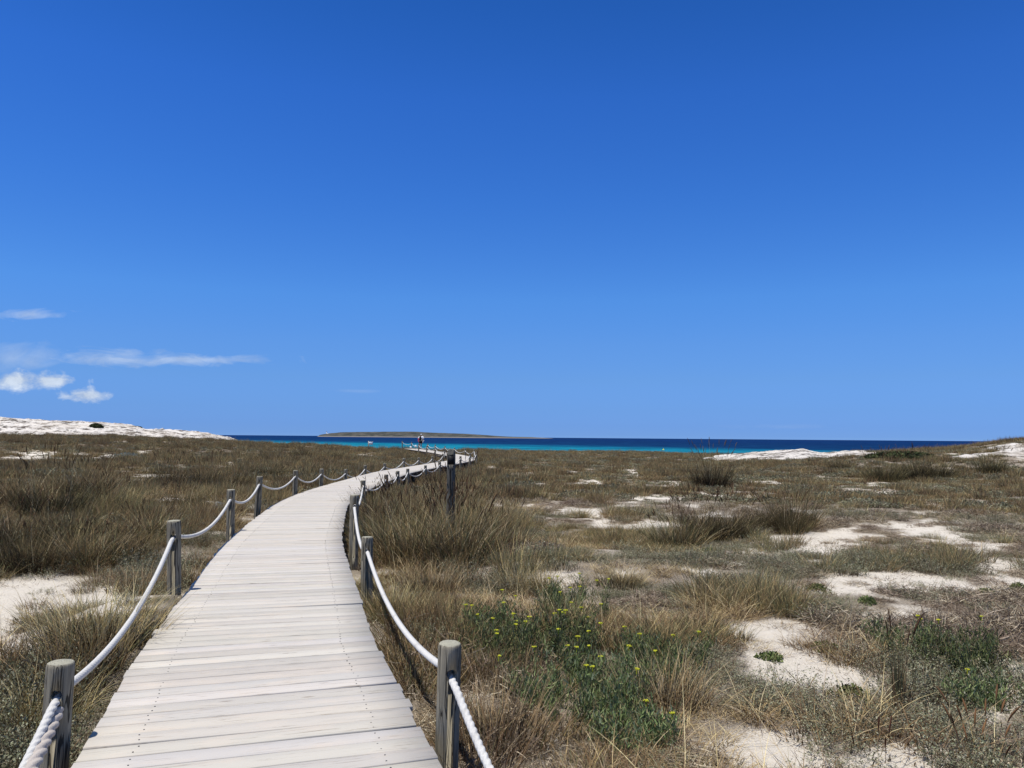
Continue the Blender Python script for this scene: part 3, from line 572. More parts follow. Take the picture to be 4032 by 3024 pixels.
def blades(mb, rng, n, R, length, width, cols, lean=(.1, .7), curve=1.05, K=4, base=(0, 0, 0), rpow=.6, wind=(0, 0), tipcols=None, zoff=0.):
    th = rng.uniform(0, 2*np.pi, n); r = R*rng.uniform(0, 1, n)**rpow
    bx = r*np.cos(th)+base[0]; by = r*np.sin(th)+base[1]
    az = th+rng.normal(0, .7, n); ln = rng.uniform(*length, n) if isinstance(length, tuple) else length
    l0 = rng.uniform(*lean, n)*(.45+.7*r/max(R, 1e-6)); cv = rng.uniform(.2, 1, n)*curve
    t = np.linspace(0, 1, K+1)
    ang = l0[:, None]+cv[:, None]*t[None]**1.4                         # tilt from vertical along the blade
    ds = ln[:, None]/K
    hx = np.concatenate([np.zeros((n, 1)), np.cumsum(np.sin(ang[:, :-1])*ds, 1)], 1); hz = np.concatenate([np.zeros((n, 1)), np.cumsum(np.cos(ang[:, :-1])*ds, 1)], 1)
    X = bx[:, None]+np.cos(az)[:, None]*hx+wind[0]*(t[None]**2)*ln[:, None]; Y = by[:, None]+np.sin(az)[:, None]*hx+wind[1]*(t[None]**2)*ln[:, None]; Z = hz+base[2]+zoff-.02
    w_ = rng.uniform(*width, n)[:, None]*np.maximum(1-t[None]**2*.95, .06)/2
    wa = rng.uniform(0, np.pi, n)[:, None]; dx = np.cos(wa)*w_; dy = np.sin(wa)*w_
    V = np.stack([np.stack([X-dx, Y-dy, Z], -1), np.stack([X+dx, Y+dy, Z], -1)], 2)       # n,K+1,2,3
    c = pick(cols, n, rng)[:, None, None]*np.ones((1, K+1, 2, 1))
    base_i = (np.arange(n)*(K+1)*2)[:, None]; k = np.arange(K)[None]*2
    q = np.stack([base_i+k, base_i+k+1, base_i+k+3, base_i+k+2], -1).reshape(-1, 4)
    mb.addn(V, q, c); return X, Y, Z, ang
def leaves(mb, rng, P, size, cols, flat=.0, aspect=2.2):
    n = len(P); a = rng.normal(size=(n, 3)); a[:, 2] *= (1-flat); a /= np.linalg.norm(a, axis=1)[:, None]
    b = np.cross(a, rng.normal(size=(n, 3))); b /= np.linalg.norm(b, axis=1)[:, None]+1e-9
    s = rng.uniform(*size, n)[:, None]
    V = np.stack([P-a*s*.5*aspect, P+b*s*.5, P+a*s*.5*aspect, P-b*s*.5], 1)
    mb.addn(V, np.arange(n*4).reshape(n, 4), pick(cols, n, rng, .3)[:, None]*np.ones((1, 4, 1)))
def scrub(mb, rng, R, H, nst, nlf, lc, sc, ls=(.005, .009), base=(0, 0, 0)):
    X, Y, Z, _ = blades(mb, rng, nst, R*.75, (H*.7, H*1.25), (.003, .006), sc, (.2, .9), .5, 3, base)
    i = rng.integers(0, nst, nlf); t = rng.uniform(.35, 1, nlf)*3; k = np.minimum(t.astype(int), 2); f = (t-k)
    P = np.stack([X[i, k]*(1-f)+X[i, k+1]*f, Y[i, k]*(1-f)+Y[i, k+1]*f, Z[i, k]*(1-f)+Z[i, k+1]*f], 1)+rng.normal(0, .012, (nlf, 3))
    leaves(mb, rng, P, ls, lc)
def twigs(mb, rng, R, H, n, cols, ln=(.05, .14)):
    c = rng.normal(size=(n, 3)); r = rng.uniform(0, 1, n)**.5; th = rng.uniform(0, 2*np.pi, n)
    P = np.stack([R*r*np.cos(th), R*r*np.sin(th), H*(1-r**2)*rng.uniform(0, 1, n)+.01], 1)
    d = c/np.linalg.norm(c, axis=1)[:, None]; d[:, 2] = d[:, 2]*.6+.15; l = rng.uniform(*ln, n)[:, None]; w_ = np.cross(d, rng.normal(size=(n, 3))); w_ = w_/(np.linalg.norm(w_, axis=1)[:, None]+1e-9)*rng.uniform(.0015, .0032, n)[:, None]
    bend = rng.normal(0, .25, (n, 3))*l
    V = np.stack([P-w_, P+w_, P+d*l*.5+bend*.3+w_, P+d*l*.5+bend*.3-w_, P+d*l+bend+w_*.3, P+d*l+bend-w_*.3], 1)
    i = (np.arange(n)*6)[:, None]; q = np.concatenate([i+np.array([[0, 1, 2, 3]]), i+np.array([[3, 2, 4, 5]])])
    mb.addn(V, q, pick(cols, n, rng, .3)[:, None]*np.ones((1, 6, 1)))
def seedheads(mb, rng, n, R, H, base=(0, 0, 0), lean=(.05, .35), col=((.115, .07, .04), (.09, .055, .033), (.15, .095, .05)), hw=(.010, .016), hl=(.10, .18), stem=None, wind=(0, 0)):
    X, Y, Z, A = blades(mb, rng, n, R, H, (.0035, .0055), stem or (STRAW[1:]+BROWN[:2]), lean, .35, 4, base, .5, wind)
    for i in range(n):
        p1 = np.array([X[i, -1], Y[i, -1], Z[i, -1]]); p0 = np.array([X[i, -2], Y[i, -2], Z[i, -2]]); d = (p1-p0); d /= np.linalg.norm(d); L = rng.uniform(*hl); w_ = rng.uniform(*hw)/2
        side = np.cross(d, [0, 0, 1.]); side = side/(np.linalg.norm(side)+1e-9)
        m = d*L*.5+np.array([side[0], side[1], 0])*0+np.array([d[0], d[1], -.25])*L*.08
        pts = [p1-d*.02, p1+d*L*.25, p1+m, p1+d*L*.8+np.array([d[0]*.2, d[1]*.2, -.06])*L, p1+d*L+np.array([d[0]*.3, d[1]*.3, -.14])*L]
        mb.tube(pts, [w_*.3, w_, w_*1.05, w_*.7, w_*.1], 5, np.array(col[rng.integers(0, len(col))])*rng.uniform(.8, 1.2))
FOOT_SHADE = [(.06, .043, .026), (.085, .06, .037), (.045, .034, .022)]  # dead thatch at the plants' feet, darkened so its colour gives the shade there
PROTO = bpy.data.collections.new('undergrowth_pieces')
def proto(name, fn, seed):
    rng = np.random.default_rng(seed); b = MB(); fn(b, rng); o = bpy.data.objects.new(name, b.mesh(name, MV)); PROTO.objects.link(o); return o
names = []
def P_(fn, k, pre):
    for i in range(k):
        nm = '%s_%02d' % (pre, i); proto(nm, fn, 100+len(names)); names.append(pre)
P_(lambda b, r: (blades(b, r, 80, .17, (.10, .34), (.0025, .0055), STRAW+BROWN[:3], (.1, 1.0), 1.5, 5), blades(b, r, 5, .15, (.35, .6), (.003, .0045), [(.62, .50, .29), (.55, .42, .22)], (.3, .9), 1.3, 6), twigs(b, r, .2, .08, 30, DEAD), blades(b, r, 70, .14, (.04, .11), (.005, .009), FOOT_SHADE, (.1, .8), .6, 2)), 4, 'a_straw')
P_(lambda b, r: (blades(b, r, 110, .17, (.12, .38), (.003, .006), BROWN+OLIVE[:2]+STRAW[1:2], (.1, .8), 1.0), twigs(b, r, .2, .12, 40, DEAD), blades(b, r, 90, .16, (.04, .14), (.005, .010), FOOT_SHADE, (.1, .8), .6, 2)), 4, 'b_brown')
P_(lambda b, r: (scrub(b, r, .22, .17, 44, 620, GREYG, BROWN+DEAD), blades(b, r, 70, .2, (.03, .09), (.005, .009), FOOT_SHADE, (.1, 1.), .6, 2)), 4, 'c_grey')
P_(lambda b, r: twigs(b, r, .24, .13, 420, DEAD), 4, 'd_dead')
P_(lambda b, r: (blades(b, r, 14, .24, (.04, .15), (.003, .005), BROWN, (.0, .6), .5, 3), twigs(b, r, .30, .02, 60, DEAD+BROWN, (.02, .09))), 3, 'e_sparse')
P_(lambda b, r: (blades(b, r, 120, .16, (.15, .45), (.003, .0055), OLIVE+STRAW[:2]+BROWN[:1], (.1, .7), .9), blades(b, r, 80, .15, (.05, .15), (.005, .010), FOOT_SHADE, (.1, .8), .6, 2)), 3, 'f_olive')
# far variants: fewer, thicker pieces
P_(lambda b, r: (blades(b, r, 90, .34, (.15, .45), (.008, .016), BROWN+STRAW[1:2]+OLIVE[:2], (.1, .7), .9, 2), twigs(b, r, .3, .12, 50, DEAD), blades(b, r, 60, .3, (.06, .18), (.02, .03), FOOT_SHADE, (.1, .8), .6, 2)), 3, 'g_farbrown')
P_(lambda b, r: (scrub(b, r, .36, .2, 40, 240, GREYG+DEAD[:1], BROWN, (.02, .035)), blades(b, r, 45, .3, (.04, .12), (.02, .03), FOOT_SHADE, (.1, .8), .6, 2)), 3, 'h_fargrey')
P_(lambda b, r: (blades(b, r, 100, .34, (.15, .42), (.007, .014), STRAW[1:]+BROWN+OLIVE, (.1, .8), .9, 2)), 3, 'i_farstraw')
idx_of = {}
for i, n_ in enumerate(names): idx_of.setdefault(n_[0], []).append(i)
def gn_stuff(name, P, rot, sc, idx, label, cat):
    me = bpy.data.meshes.new(name); me.vertices.add(len(P)); me.vertices.foreach_set('co', P.astype(np.float32).ravel())
    a = me.attributes.new('rot', 'FLOAT_VECTOR', 'POINT'); a.data.foreach_set('vector', rot.astype(np.float32).ravel())
    a = me.attributes.new('scl', 'FLOAT_VECTOR', 'POINT'); a.data.foreach_set('vector', sc.astype(np.float32).ravel())
    a = me.attributes.new('idx', 'INT', 'POINT'); a.data.foreach_set('value', idx.astype(np.int32))
    o = obj(name, me); ng = bpy.data.node_groups.new(name, 'GeometryNodeTree')
    ng.interface.new_socket('Geometry', in_out='INPUT', socket_type='NodeSocketGeometry'); ng.interface.new_socket('Geometry', in_out='OUTPUT', socket_type='NodeSocketGeometry')
    gi = ng.nodes.new('NodeGroupInput'); go = ng.nodes.new('NodeGroupOutput'); ip = ng.nodes.new('GeometryNodeInstanceOnPoints'); ci = ng.nodes.new('GeometryNodeCollectionInfo')
    ci.inputs['Collection'].default_value = PROTO; ci.inputs['Separate Children'].default_value = True; ci.inputs['Reset Children'].default_value = True
    def at_(nm, dt):
        n = ng.nodes.new('GeometryNodeInputNamedAttribute'); n.data_type = dt; n.inputs[0].default_value = nm; return n.outputs[0]
    ng.links.new(gi.outputs[0], ip.inputs['Points']); ng.links.new(ci.outputs[0], ip.inputs['Instance']); ip.inputs['Pick Instance'].default_value = True
    ng.links.new(at_('idx', 'INT'), ip.inputs['Instance Index']); ng.links.new(at_('rot', 'FLOAT_VECTOR'), ip.inputs['Rotation']); ng.links.new(at_('scl', 'FLOAT_VECTOR'), ip.inputs['Scale'])
    ng.links.new(ip.outputs[0], go.inputs[0]); md = o.modifiers.new('scatter', 'NODES'); md.node_group = ng
    tag(o, label, cat, kind='stuff'); return o
# ------------------------------------------------------------------ scatter
def scatter():
    rng = np.random.default_rng(21); PX = []; PY = []
    for r0, r1, dens in ((1.6, 9, 42), (9, 20, 24), (20, 45, 9.5), (45, 70, 4.2), (70, 125, 2.6)):
        A = math.radians(62 if r1 <= 20 else 48 if r1 <= 45 else 42); area = A*(r1*r1-r0*r0); n = int(area*dens)
        r = np.sqrt(rng.uniform(r0*r0, r1*r1, n)); t = rng.uniform(-A, A, n); PX.append(r*np.sin(t)); PY.append(r*np.cos(t))
    x = np.concatenate(PX); y = np.concatenate(PY); z = TH(x, y); b, sdv, ys = dist_path(x, y)
    s = sandiness(x, y, z); cover = .40-s*1.0+.7*(fbm(x/1.7, y/1.7, 61, 3)-.5)-.10*(x > 2)
    u = rng.uniform(0, 1, len(x)); side_gap = np.where(sdv > 0, HW+.15, HW+.11)
    keep = (b > side_gap) & (z > -.75) & ((u < np.clip(cover*1.35, .0, 1)) | (rng.uniform(0, 1, len(x)) < .42))
    # left rock hill footprint stays bare
    keep &= ~((x < -30) & (y > 103+6*(fbm(x/6, y/6, 12, 3)-.5)) & (rng.uniform(0, 1, len(x)) > .05))
    rk = 1-np.sqrt(((x-26.2)/8.8)**2+((y-70)/13.)**2)+.5*(fbm(x/4, y/4, 55, 4)-.5); keep &= ~((rk > .1) & (rng.uniform(0, 1, len(x)) > .05))
    rs = 1-np.sqrt(((x-34.5)/6.)**2+((y-48.5)/7.5)**2)+1.6*(fbm(x/2.6, y/2.6, 91, 4)-.5); keep &= ~((rs > .45) & (rng.uniform(0, 1, len(x)) > .08))
    x, y, z, s, b, sdv, ys, cover = [q[keep] for q in (x, y, z, s, b, sdv, ys, cover)]; n = len(x); r = np.hypot(x, y)
    zone = fbm(x/2.6+9, y/2.6, 41, 4); z2 = fbm(x/1.5, y/1.5+5, 43, 3)
    kind = np.full(n, 'a')
    right = x > -.5-0*y
    kind = np.where(zone < .40, 'b', kind); kind = np.where((zone > .54), 'c', kind)
    kind = np.where((z2 > .60) & right, 'd', kind); kind = np.where((z2 < .36), 'f', kind)
    # far right flats carry more grey scrub and dead twigs, the left more brown grass
    m = right & (r > 5) & (x > 3) & (rng.uniform(0, 1, n) < .72); kind = np.where(m, np.where(z2 > .5, 'd', 'c'), kind)
    m = (~right) & (r > 6) & (rng.uniform(0, 1, n) < .5); kind = np.where(m, 'b', kind)
    m = (b < 1.75) & (rng.uniform(0, 1, n) < .7) & (sdv < 0) & (y < 14); kind = np.where(m, 'c', kind)
    m = (b < 2.2) & (rng.uniform(0, 1, n) < .6) & (sdv > 0) & (y < 9); kind = np.where(m, 'b', kind)
    sp = cover < .12; kind = np.where(sp & (rng.uniform(0, 1, n) < .86), 'e', kind)
    far = r > 24
    kind = np.where(far & np.isin(kind, ['b', 'd']), 'g', kind); kind = np.where(far & (kind == 'c'), 'h', kind); kind = np.where(far & np.isin(kind, ['a', 'f']), 'i', kind)
    kind = np.where(far & (kind == 'e'), 'h', kind)
    ix = np.array([rng.choice(idx_of[k]) for k in kind])
    rot = np.stack([rng.normal(0, .1, n), rng.normal(0, .1, n), rng.uniform(0, 6.28, n)], 1)
    sc = rng.uniform(.65, 1.25, n)*np.where(far, .8+.25*np.clip(r/90, 0, 1), 1)*np.where((b < HW+.35) & (sdv < 0), .62, 1)
    sc = sc*np.where(sp & ~far, .8, 1)*np.where(sp & far, .45, 1)
    # keep the plants off the boards: those at the very edge are short
    S = np.stack([sc, sc, sc*rng.uniform(.6, 1.05, n)*np.where(b < HW+.3, .7, 1)*np.where(right & (x > 1), .78, 1)], 1)
    P = np.stack([x, y, z-.01], 1)
    hz_ = .55+1.0*sst(.32, .68, fbm(x/1.3+31, y/1.3, 71, 3)); S = S*np.stack([.75+.3*hz_, .75+.3*hz_, hz_], 1)
    # the green shrubs stand clear of most of the grass
    for (gx_, gy_, gr) in SHRUBS:
        d = np.hypot(x-gx_, y-gy_); S[d < gr] *= np.array([.85, .85, .68])
    # separate objects per kind of growth
    for keys, nm, lab in ((('a', 'i', 'f'), 'dry_grass', 'dry straw coloured grass spread over the dunes both sides of the boardwalk'), (('b', 'g'), 'brown_undergrowth', 'brown withered grass and stalks covering the dunes'),
                          (('c', 'h'), 'grey_scrub', 'low grey green scrub mats spread over the sandy dunes'), (('d', 'e'), 'dead_twigs', 'dead twigs and sparse shoots scattered on sand')):
        m = np.isin(kind, keys)
        gn_stuff(nm, P[m], rot[m], S[m], ix[m], lab, 'ground cover')
def ground_at(px, py, zg=-.3):
    a, b = ray(px, py); d = (zg-EYE)/b
    for _ in range(12):
        z = float(TH(np.array([a*d]), np.array([d]), False)[0]); d = d*.5+.5*(z-EYE)/b
    return a*d, d, float(TH(np.array([a*d]), np.array([d]))[0])
SHRUBS = [ground_at(px, py)[:2]+(r,) for px, py, r in ((2120, 2590, .6), (2320, 2760, .55), (1960, 2520, .36), (2600, 2640, .34), (2480, 2900, .28), (2250, 2440, .4), (3780, 2640, .32), (3560, 2570, .22), (3860, 2760, .22))]
scatter()
# ------------------------------------------------------------------ single plants
def ground_at(px, py, zg=-.3):
    a, b = ray(px, py); d = (zg-EYE)/b
    for _ in range(12):
        z = float(TH(np.array([a*d]), np.array([d]), False)[0]); d = d*.5+.5*(z-EYE)/b
    return a*d, d, float(TH(np.array([a*d]), np.array([d]))[0])
SHADE_THATCH = [(.035, .026, .016), (.05, .036, .022), (.028, .022, .015)]  # inner thatch, near black: shade of the clump's hollow put into the colour
def tussock_mesh(seed, R=.45, H=.8, n=520, stalks=14, cols=None, width=(.004, .008), dry=1.):
    rng = np.random.default_rng(seed); b = MB(); cols = cols or (BROWN[1:2]+BROWN[3:]+OLIVE[1:2]+OLIVE[3:]+OLIVE[3:]+BROWN[3:]+STRAW[3:])
    blades(b, rng, n, R, (H*.5, H*1.1), width, cols, (.08, .75), 1.25, 6, wind=(.06, 0))
    blades(b, rng, int(n//7*dry)+2, R*.8, (H*.8, H*1.3), (.003, .005), [(.58, .46, .27), (.48, .36, .19)], (.2, .8), 1.3, 6)
    blades(b, rng, int(n*.9), R*.85, (H*.2, H*.5), (.006, .012), SHADE_THATCH, (.05, .6), .7, 3)
    blades(b, rng, int(n//4*dry)+2, R*.9, (H*.3, H*.7), width, STRAW+BROWN, (.3, 1.1), 1.2, 4)
    return b.mesh('leaf_blades', MV), seed
def stalk_mesh(seed, R, H, n):
    rng = np.random.default_rng(seed); b = MB(); seedheads(b, rng, n, R*.7, (H*.95, H*1.45), hl=(.08, .16), hw=(.008, .014)); return b.mesh('seed_stalks', MV)
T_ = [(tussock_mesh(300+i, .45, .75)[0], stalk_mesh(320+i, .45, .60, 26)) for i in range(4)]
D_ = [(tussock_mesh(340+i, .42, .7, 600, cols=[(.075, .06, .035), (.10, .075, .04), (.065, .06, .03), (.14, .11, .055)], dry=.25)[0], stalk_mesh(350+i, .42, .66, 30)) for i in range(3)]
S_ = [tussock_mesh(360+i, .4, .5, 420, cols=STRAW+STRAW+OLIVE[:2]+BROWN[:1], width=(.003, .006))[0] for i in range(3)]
def tuss(px, py, sc, lab, kind='T', cat='grass clump', zs=1., stalks=True, group='tall grass clumps on the dunes'):
    x, y, z = ground_at(px, py); k = random.randrange(99); t = empty('grass_clump', (x, y, z-.02), random.uniform(0, 6.28)); t.scale = (sc, sc, sc*zs)
    if kind == 'S': obj('leaf_blades', S_[k % 3], t)
    else:
        me, st = (T_[k % 4] if kind == 'T' else D_[k % 3]); obj('leaf_blades', me, t)
        if stalks: obj('seed_stalks', st, t)
    tag(t, lab, cat, group)
for a in [
    # big clump beside the walk, right of centre
    (1520, 2170, 1.2, 'tall olive grass clump leaning on the boardwalk edge beside the third right post', 'T', 'grass clump', 0.95), (1640, 2215, 1.35, 'widest straw tipped grass clump at the front of the thicket right of the boardwalk', 'T', 'grass clump', 1.05),
    (1800, 2225, 1.35, 'grass clump with dark hollow at the right front of the thicket', 'T', 'grass clump', 1.05), (1470, 2040, 1.2, 'tall dark seed headed clump just behind the third right post', 'T', 'grass clump', 0.95),
    (1600, 2090, 1.4, 'tall brown clump in the middle of the thicket, left of the tall marker post', 'T', 'grass clump', 1.0), (1740, 2110, 1.3, 'tall brown clump directly in front of the tall marker post', 'T', 'grass clump', 0.9),
    (1880, 2110, 1.3, 'tall clump right of the marker post with thin dark seed heads', 'T', 'grass clump', 0.95), (1500, 1965, 1.1, 'dark seed headed clump hiding the lower right posts at the bend', 'D', 'grass clump', 0.7),
    (1960, 2180, 1.1, 'lower right shoulder clump of the thicket beside pale scrub', 'T', 'grass clump', 1.0), (1850, 2030, 1.0, 'clump behind the tall marker post', 'T', 'grass clump', 0.75),
    (1790, 2100, 1.15, 'seed headed clump hugging the foot of the tall marker post', 'T', 'grass clump', 1.65), (1690, 2075, 1.1, 'brown clump just left of the marker post foot', 'T', 'grass clump', 1.3),
    (1762, 2158, 1.2, 'dense clump standing right in front of the tall marker post, hiding its foot', 'T', 'grass clump', 1.25), (1820, 2150, 1.1, 'clump at the right front of the tall marker post', 'T', 'grass clump', 1.2),
    (1370, 2100, .55, 'small olive clump between the boardwalk edge and third right post', 'T', 'grass clump', .7, False), (1410, 2330, .5, 'small clump at the foot of the second right post', 'T', 'grass clump', .6, False), (1435, 1990, .9, 'dark clump just behind the fourth right post', 'D', 'grass clump', .8, False),
    # left side
    (200, 2040, 1.35, 'large dark seed headed clump at the left, above the bare sand', 'D', 'grass clump', 1.1), (330, 1960, 1.3, 'broad brown clump right of the dark clump on the left hummock', 'T', 'grass clump', 0.85),
    (60, 1990, 1.0, 'brown clump at the left picture edge on the hummock', 'T', 'grass clump', 0.8), (660, 1925, 1.5, 'dark clump with upright seed heads in front of the white rock hill', 'D', 'grass clump', 1.0),
    (790, 1935, 1.5, 'darkest dense clump left of the boardwalk, middle distance', 'D', 'grass clump', 1.0), (920, 1925, 1.3, 'dark bushy clump behind the fourth left post', 'D', 'grass clump', 0.95),
    (500, 1930, 1.3, 'broad olive clump on the left hummock crest', 'T', 'grass clump', 0.8), (120, 2240, 1.0, 'shadowed brown clump bordering the bare sand at the left', 'D', 'grass clump', .8), (330, 2230, 1.0, 'brown clump behind the bare sand with arching straw leaves', 'T', 'grass clump', .75),
    (480, 2210, .9, 'dark low clump left of the second left post', 'D', 'grass clump', .75), (1190, 1800, 1.6, 'dark round grass clump on the skyline left of the small sign', 'D', 'grass clump', 0.8), (1330, 1805, 1.2, 'small olive clump on the skyline below the small sign', 'T'),
    (430, 2010, 1.2, 'brown clump on the near slope of the left hummock', 'T', 'grass clump', .8), (270, 2120, 1.1, 'dark clump just above the dark shaded row on the left', 'D', 'grass clump', .8), (580, 2120, 1.0, 'brown clump left behind the second left post', 'T', 'grass clump', .75),
    (40, 2160, 1.1, 'dark clump cut by the left picture edge above the bare sand', 'D', 'grass clump', .8), (720, 1990, 1.0, 'small brown clump left of the silvery plant', 'T', 'grass clump', .7), (1060, 1880, 1.4, 'dark low clump between the fourth and fifth left posts', 'D', 'grass clump', .8),
    # right flats
    (3690, 1885, 2.0, 'wide grey dark clump before the rising slope with no seed heads', 'D', 'grass clump', .9, False),
    (2800, 1925, 1.7, 'dark clump on the right flats below the white outcrop', 'D', 'grass clump', 1.2), (2770, 2120, 1.3, 'blackish clump at the left end of the long dark grass row on the right flats', 'D', 'grass clump', .9), (2870, 2110, 1.2, 'second clump of the long dark grass row on the right flats', 'D', 'grass clump', .85),
    (2660, 2150, 1.2, 'clump at the near left foot of the long dark grass row', 'T', 'grass clump', .8), (2990, 2090, 1.1, 'middle clump of the dark grass row, below tall thin blades', 'D', 'grass clump', 0.9, False), (3120, 2080, 1.1, 'tallest clump at the right end of the dark grass row', 'T', 'grass clump', 1.3, False),
    (3090, 2095, 1.1, 'black hearted clump at the foot of the tallest right clump', 'D', 'grass clump', .9), (3480, 1895, 2.0, 'dark tall clump before the right hand white rocks', 'D', 'grass clump', 0.9), (3600, 1890, 1.9, 'dark clump with seed heads that rise above the sea horizon', 'D', 'grass clump', 1.0),
    (3900, 1865, 1.7, 'clump on the rising slope at the far right', 'D', 'grass clump', 1.1), (3300, 1850, 1.2, 'small dark clump in front of the white outcrop right end', 'D', 'grass clump', .8)]:
    tuss(*a)
for a in [(790, 2235, .7, 'straw tuft leaning over the left boardwalk edge beyond the second post', 'S'), (690, 2400, .65, 'straw tuft on drifted sand at the left boardwalk edge', 'S'), (400, 2520, 1.1, 'arching straw grass clump on the bare sand at the left', 'S'), (300, 2620, .9, 'straw grass tuft left of the nearest left post', 'S'), (740, 2300, .75, 'bright straw tuft spilling over the left boardwalk edge', 'S'), (560, 2330, .8, 'straw tuft beside the second left post', 'S'),
          (1560, 2420, .9, 'pale straw tuft behind the nearest right post', 'S'), (1700, 2330, 1.0, 'pale straw tuft below the thicket', 'S'), (2050, 2330, .9, 'straw tuft above the yellow flowered shrub', 'S'), (2620, 2760, .9, 'straw tuft right of the yellow flowered shrub', 'S'), (1950, 2930, .9, 'straw tuft at the bottom beside the right rope', 'S'),
          (1400, 2140, .6, 'straw tuft touching the right boardwalk edge before the third post', 'S'), (120, 2850, .8, 'straw tuft in the bottom left corner', 'S'), (2440, 2300, .8, 'low straw clump right of the thicket on the flats', 'S')]:
    tuss(*a, group='straw grass tufts')
# tuft with thick upright stems and the seed heads, bottom right
def stem_clump(px, py, lab, fn, name='reed_clump', part='stems'):
    x, y, z = ground_at(px, py); rng = np.random.default_rng(int(px)); b = MB(); fn(b, rng); t = empty(name, (x, y, z-.02)); obj(part, b.mesh(part, MV), t); tag(t, lab, 'grass clump'); return t
stem_clump(3540, 2810, 'bundle of upright olive stems on sandy ground at the lower right', lambda b, r: (blades(b, r, 60, .05, (.35, .62), (.006, .010), OLIVE+STRAW[3:]+BROWN[:1], (-.25, .25), .25, 4), seedheads(b, r, 5, .03, (.5, .66), lean=(.0, .2), hw=(.008, .012))))
stem_clump(3880, 3020, 'reddish brown bending seed heads in the bottom right corner', lambda b, r: (seedheads(b, r, 17, .16, (.16, .42), lean=(.15, .6), hw=(.010, .014), hl=(.07, .13), col=((.16, .075, .04), (.12, .06, .035)), wind=(.05, 0)), blades(b, r, 80, .2, (.1, .3), (.003, .005), BROWN+DEAD, (.1, .8), .8)), part='seed_stalks')
stem_clump(3410, 3010, 'few dark seed stalks left of the bottom right corner', lambda b, r: (seedheads(b, r, 4, .14, (.14, .30), lean=(-.1, .3), hw=(.009, .012), hl=(.07, .12), col=((.13, .06, .035),))), part='seed_stalks')
# yellow-flowered samphire: root, foliage, stems, flower heads
M_FLOW = plain('flower_yellow', (.46, .45, .035), .8, .1, 0, .15)
def samphire(px, py, R, H, nst, nfl, lab, seed, sx=1.):
    H *= 1.3; nst = int(nst*1.3)
    x, y, z = ground_at(px, py); rng = np.random.default_rng(seed); t = empty('flowering_shrub', (x, y, z-.02))
    b = MB(); X, Y, Z, A = blades(b, rng, nst, R, (H*.55, H*1.05), (.006, .010), [(.20, .26, .10), (.15, .21, .08)], (.05, .5), .5, 4)
    obj('stems', b.mesh('stems', MV), t); b = MB()
    n = nst*85; i = rng.integers(0, nst, n); tt = rng.uniform(.15, .95, n)*4; k = np.minimum(tt.astype(int), 3); f = tt-k
    P = np.stack([X[i, k]*(1-f)+X[i, k+1]*f, Y[i, k]*(1-f)+Y[i, k+1]*f, Z[i, k]*(1-f)+Z[i, k+1]*f], 1)+rng.normal(0, .028, (n, 3)); P[:, 2] = np.abs(P[:, 2])
    d = rng.normal(size=(n, 3))*.45+np.array([0, 0, 1.]); d /= np.linalg.norm(d, axis=1)[:, None]; s = rng.uniform(.025, .05, n)[:, None]; wv = np.cross(d, rng.normal(size=(n, 3))); wv = wv/np.linalg.norm(wv, axis=1)[:, None]*.0042
    V = np.stack([P-wv, P+wv, P+d*s+wv*.4, P+d*s-wv*.4], 1); b.addn(V, np.arange(n*4).reshape(n, 4), pick(SAMPH, n, rng, .3)[:, None]*np.ones((1, 4, 1)))
    obj('leaves', b.mesh('leaves', MV), t)
    order = rng.permutation(np.argsort(-Z[:, -1])[:nfl*2])[:nfl]
    for i in order:
        b = MB(); p = np.array([X[i, -1], Y[i, -1], Z[i, -1]])
        b.tube([p-(0, 0, .01), p+(0, 0, .025)], [.0035, .003], 5, (.5, .6, .3), False)
        for q in range(16):
            a_ = rng.uniform(0, 6.28); rr_ = .024*math.sqrt(rng.uniform()); rr_ *= .75; c = p+np.array([rr_*math.cos(a_), rr_*math.sin(a_), .03-rr_*.25])
            b.tube([c-(0, 0, .005), c, c+(0, 0, .005)], [.0015, .0048, .0015], 5)
        obj('flower_head', b.mesh('flower_head', M_FLOW), t)
    tag(t, lab, 'shrub', 'yellow flowered shrubs on the right'); return t
samphire(2120, 2590, .55, .34, 70, 20, 'largest green shrub with yellow flower heads right of the nearest right post', 401)
samphire(2320, 2760, .5, .30, 60, 13, 'dense green yellow flowered shrub in front of the largest one', 402)
samphire(1960, 2520, .34, .30, 32, 7, 'small yellow flowered shrub just right of the right rope', 403)
samphire(2600, 2640, .32, .26, 30, 4, 'low yellow flowered shrub at the right end of the green patch', 404)
samphire(2480, 2900, .26, .2, 26, 2, 'green tuft with single yellow heads at the bottom centre right', 405)
samphire(2250, 2440, .34, .34, 30, 8, 'tall stemmed yellow flowered shrub at the back of the green patch', 409)
samphire(3780, 2640, .30, .32, 30, 3, 'green shrub with pale thick stems and yellow heads on the lower right sand', 406)
samphire(3560, 2570, .22, .24, 20, 1, 'small green leaved shrub beside the olive stem bundle', 407)
samphire(3860, 2760, .22, .2, 20, 1, 'low green shrub with reclining pale stem near the right edge', 408)
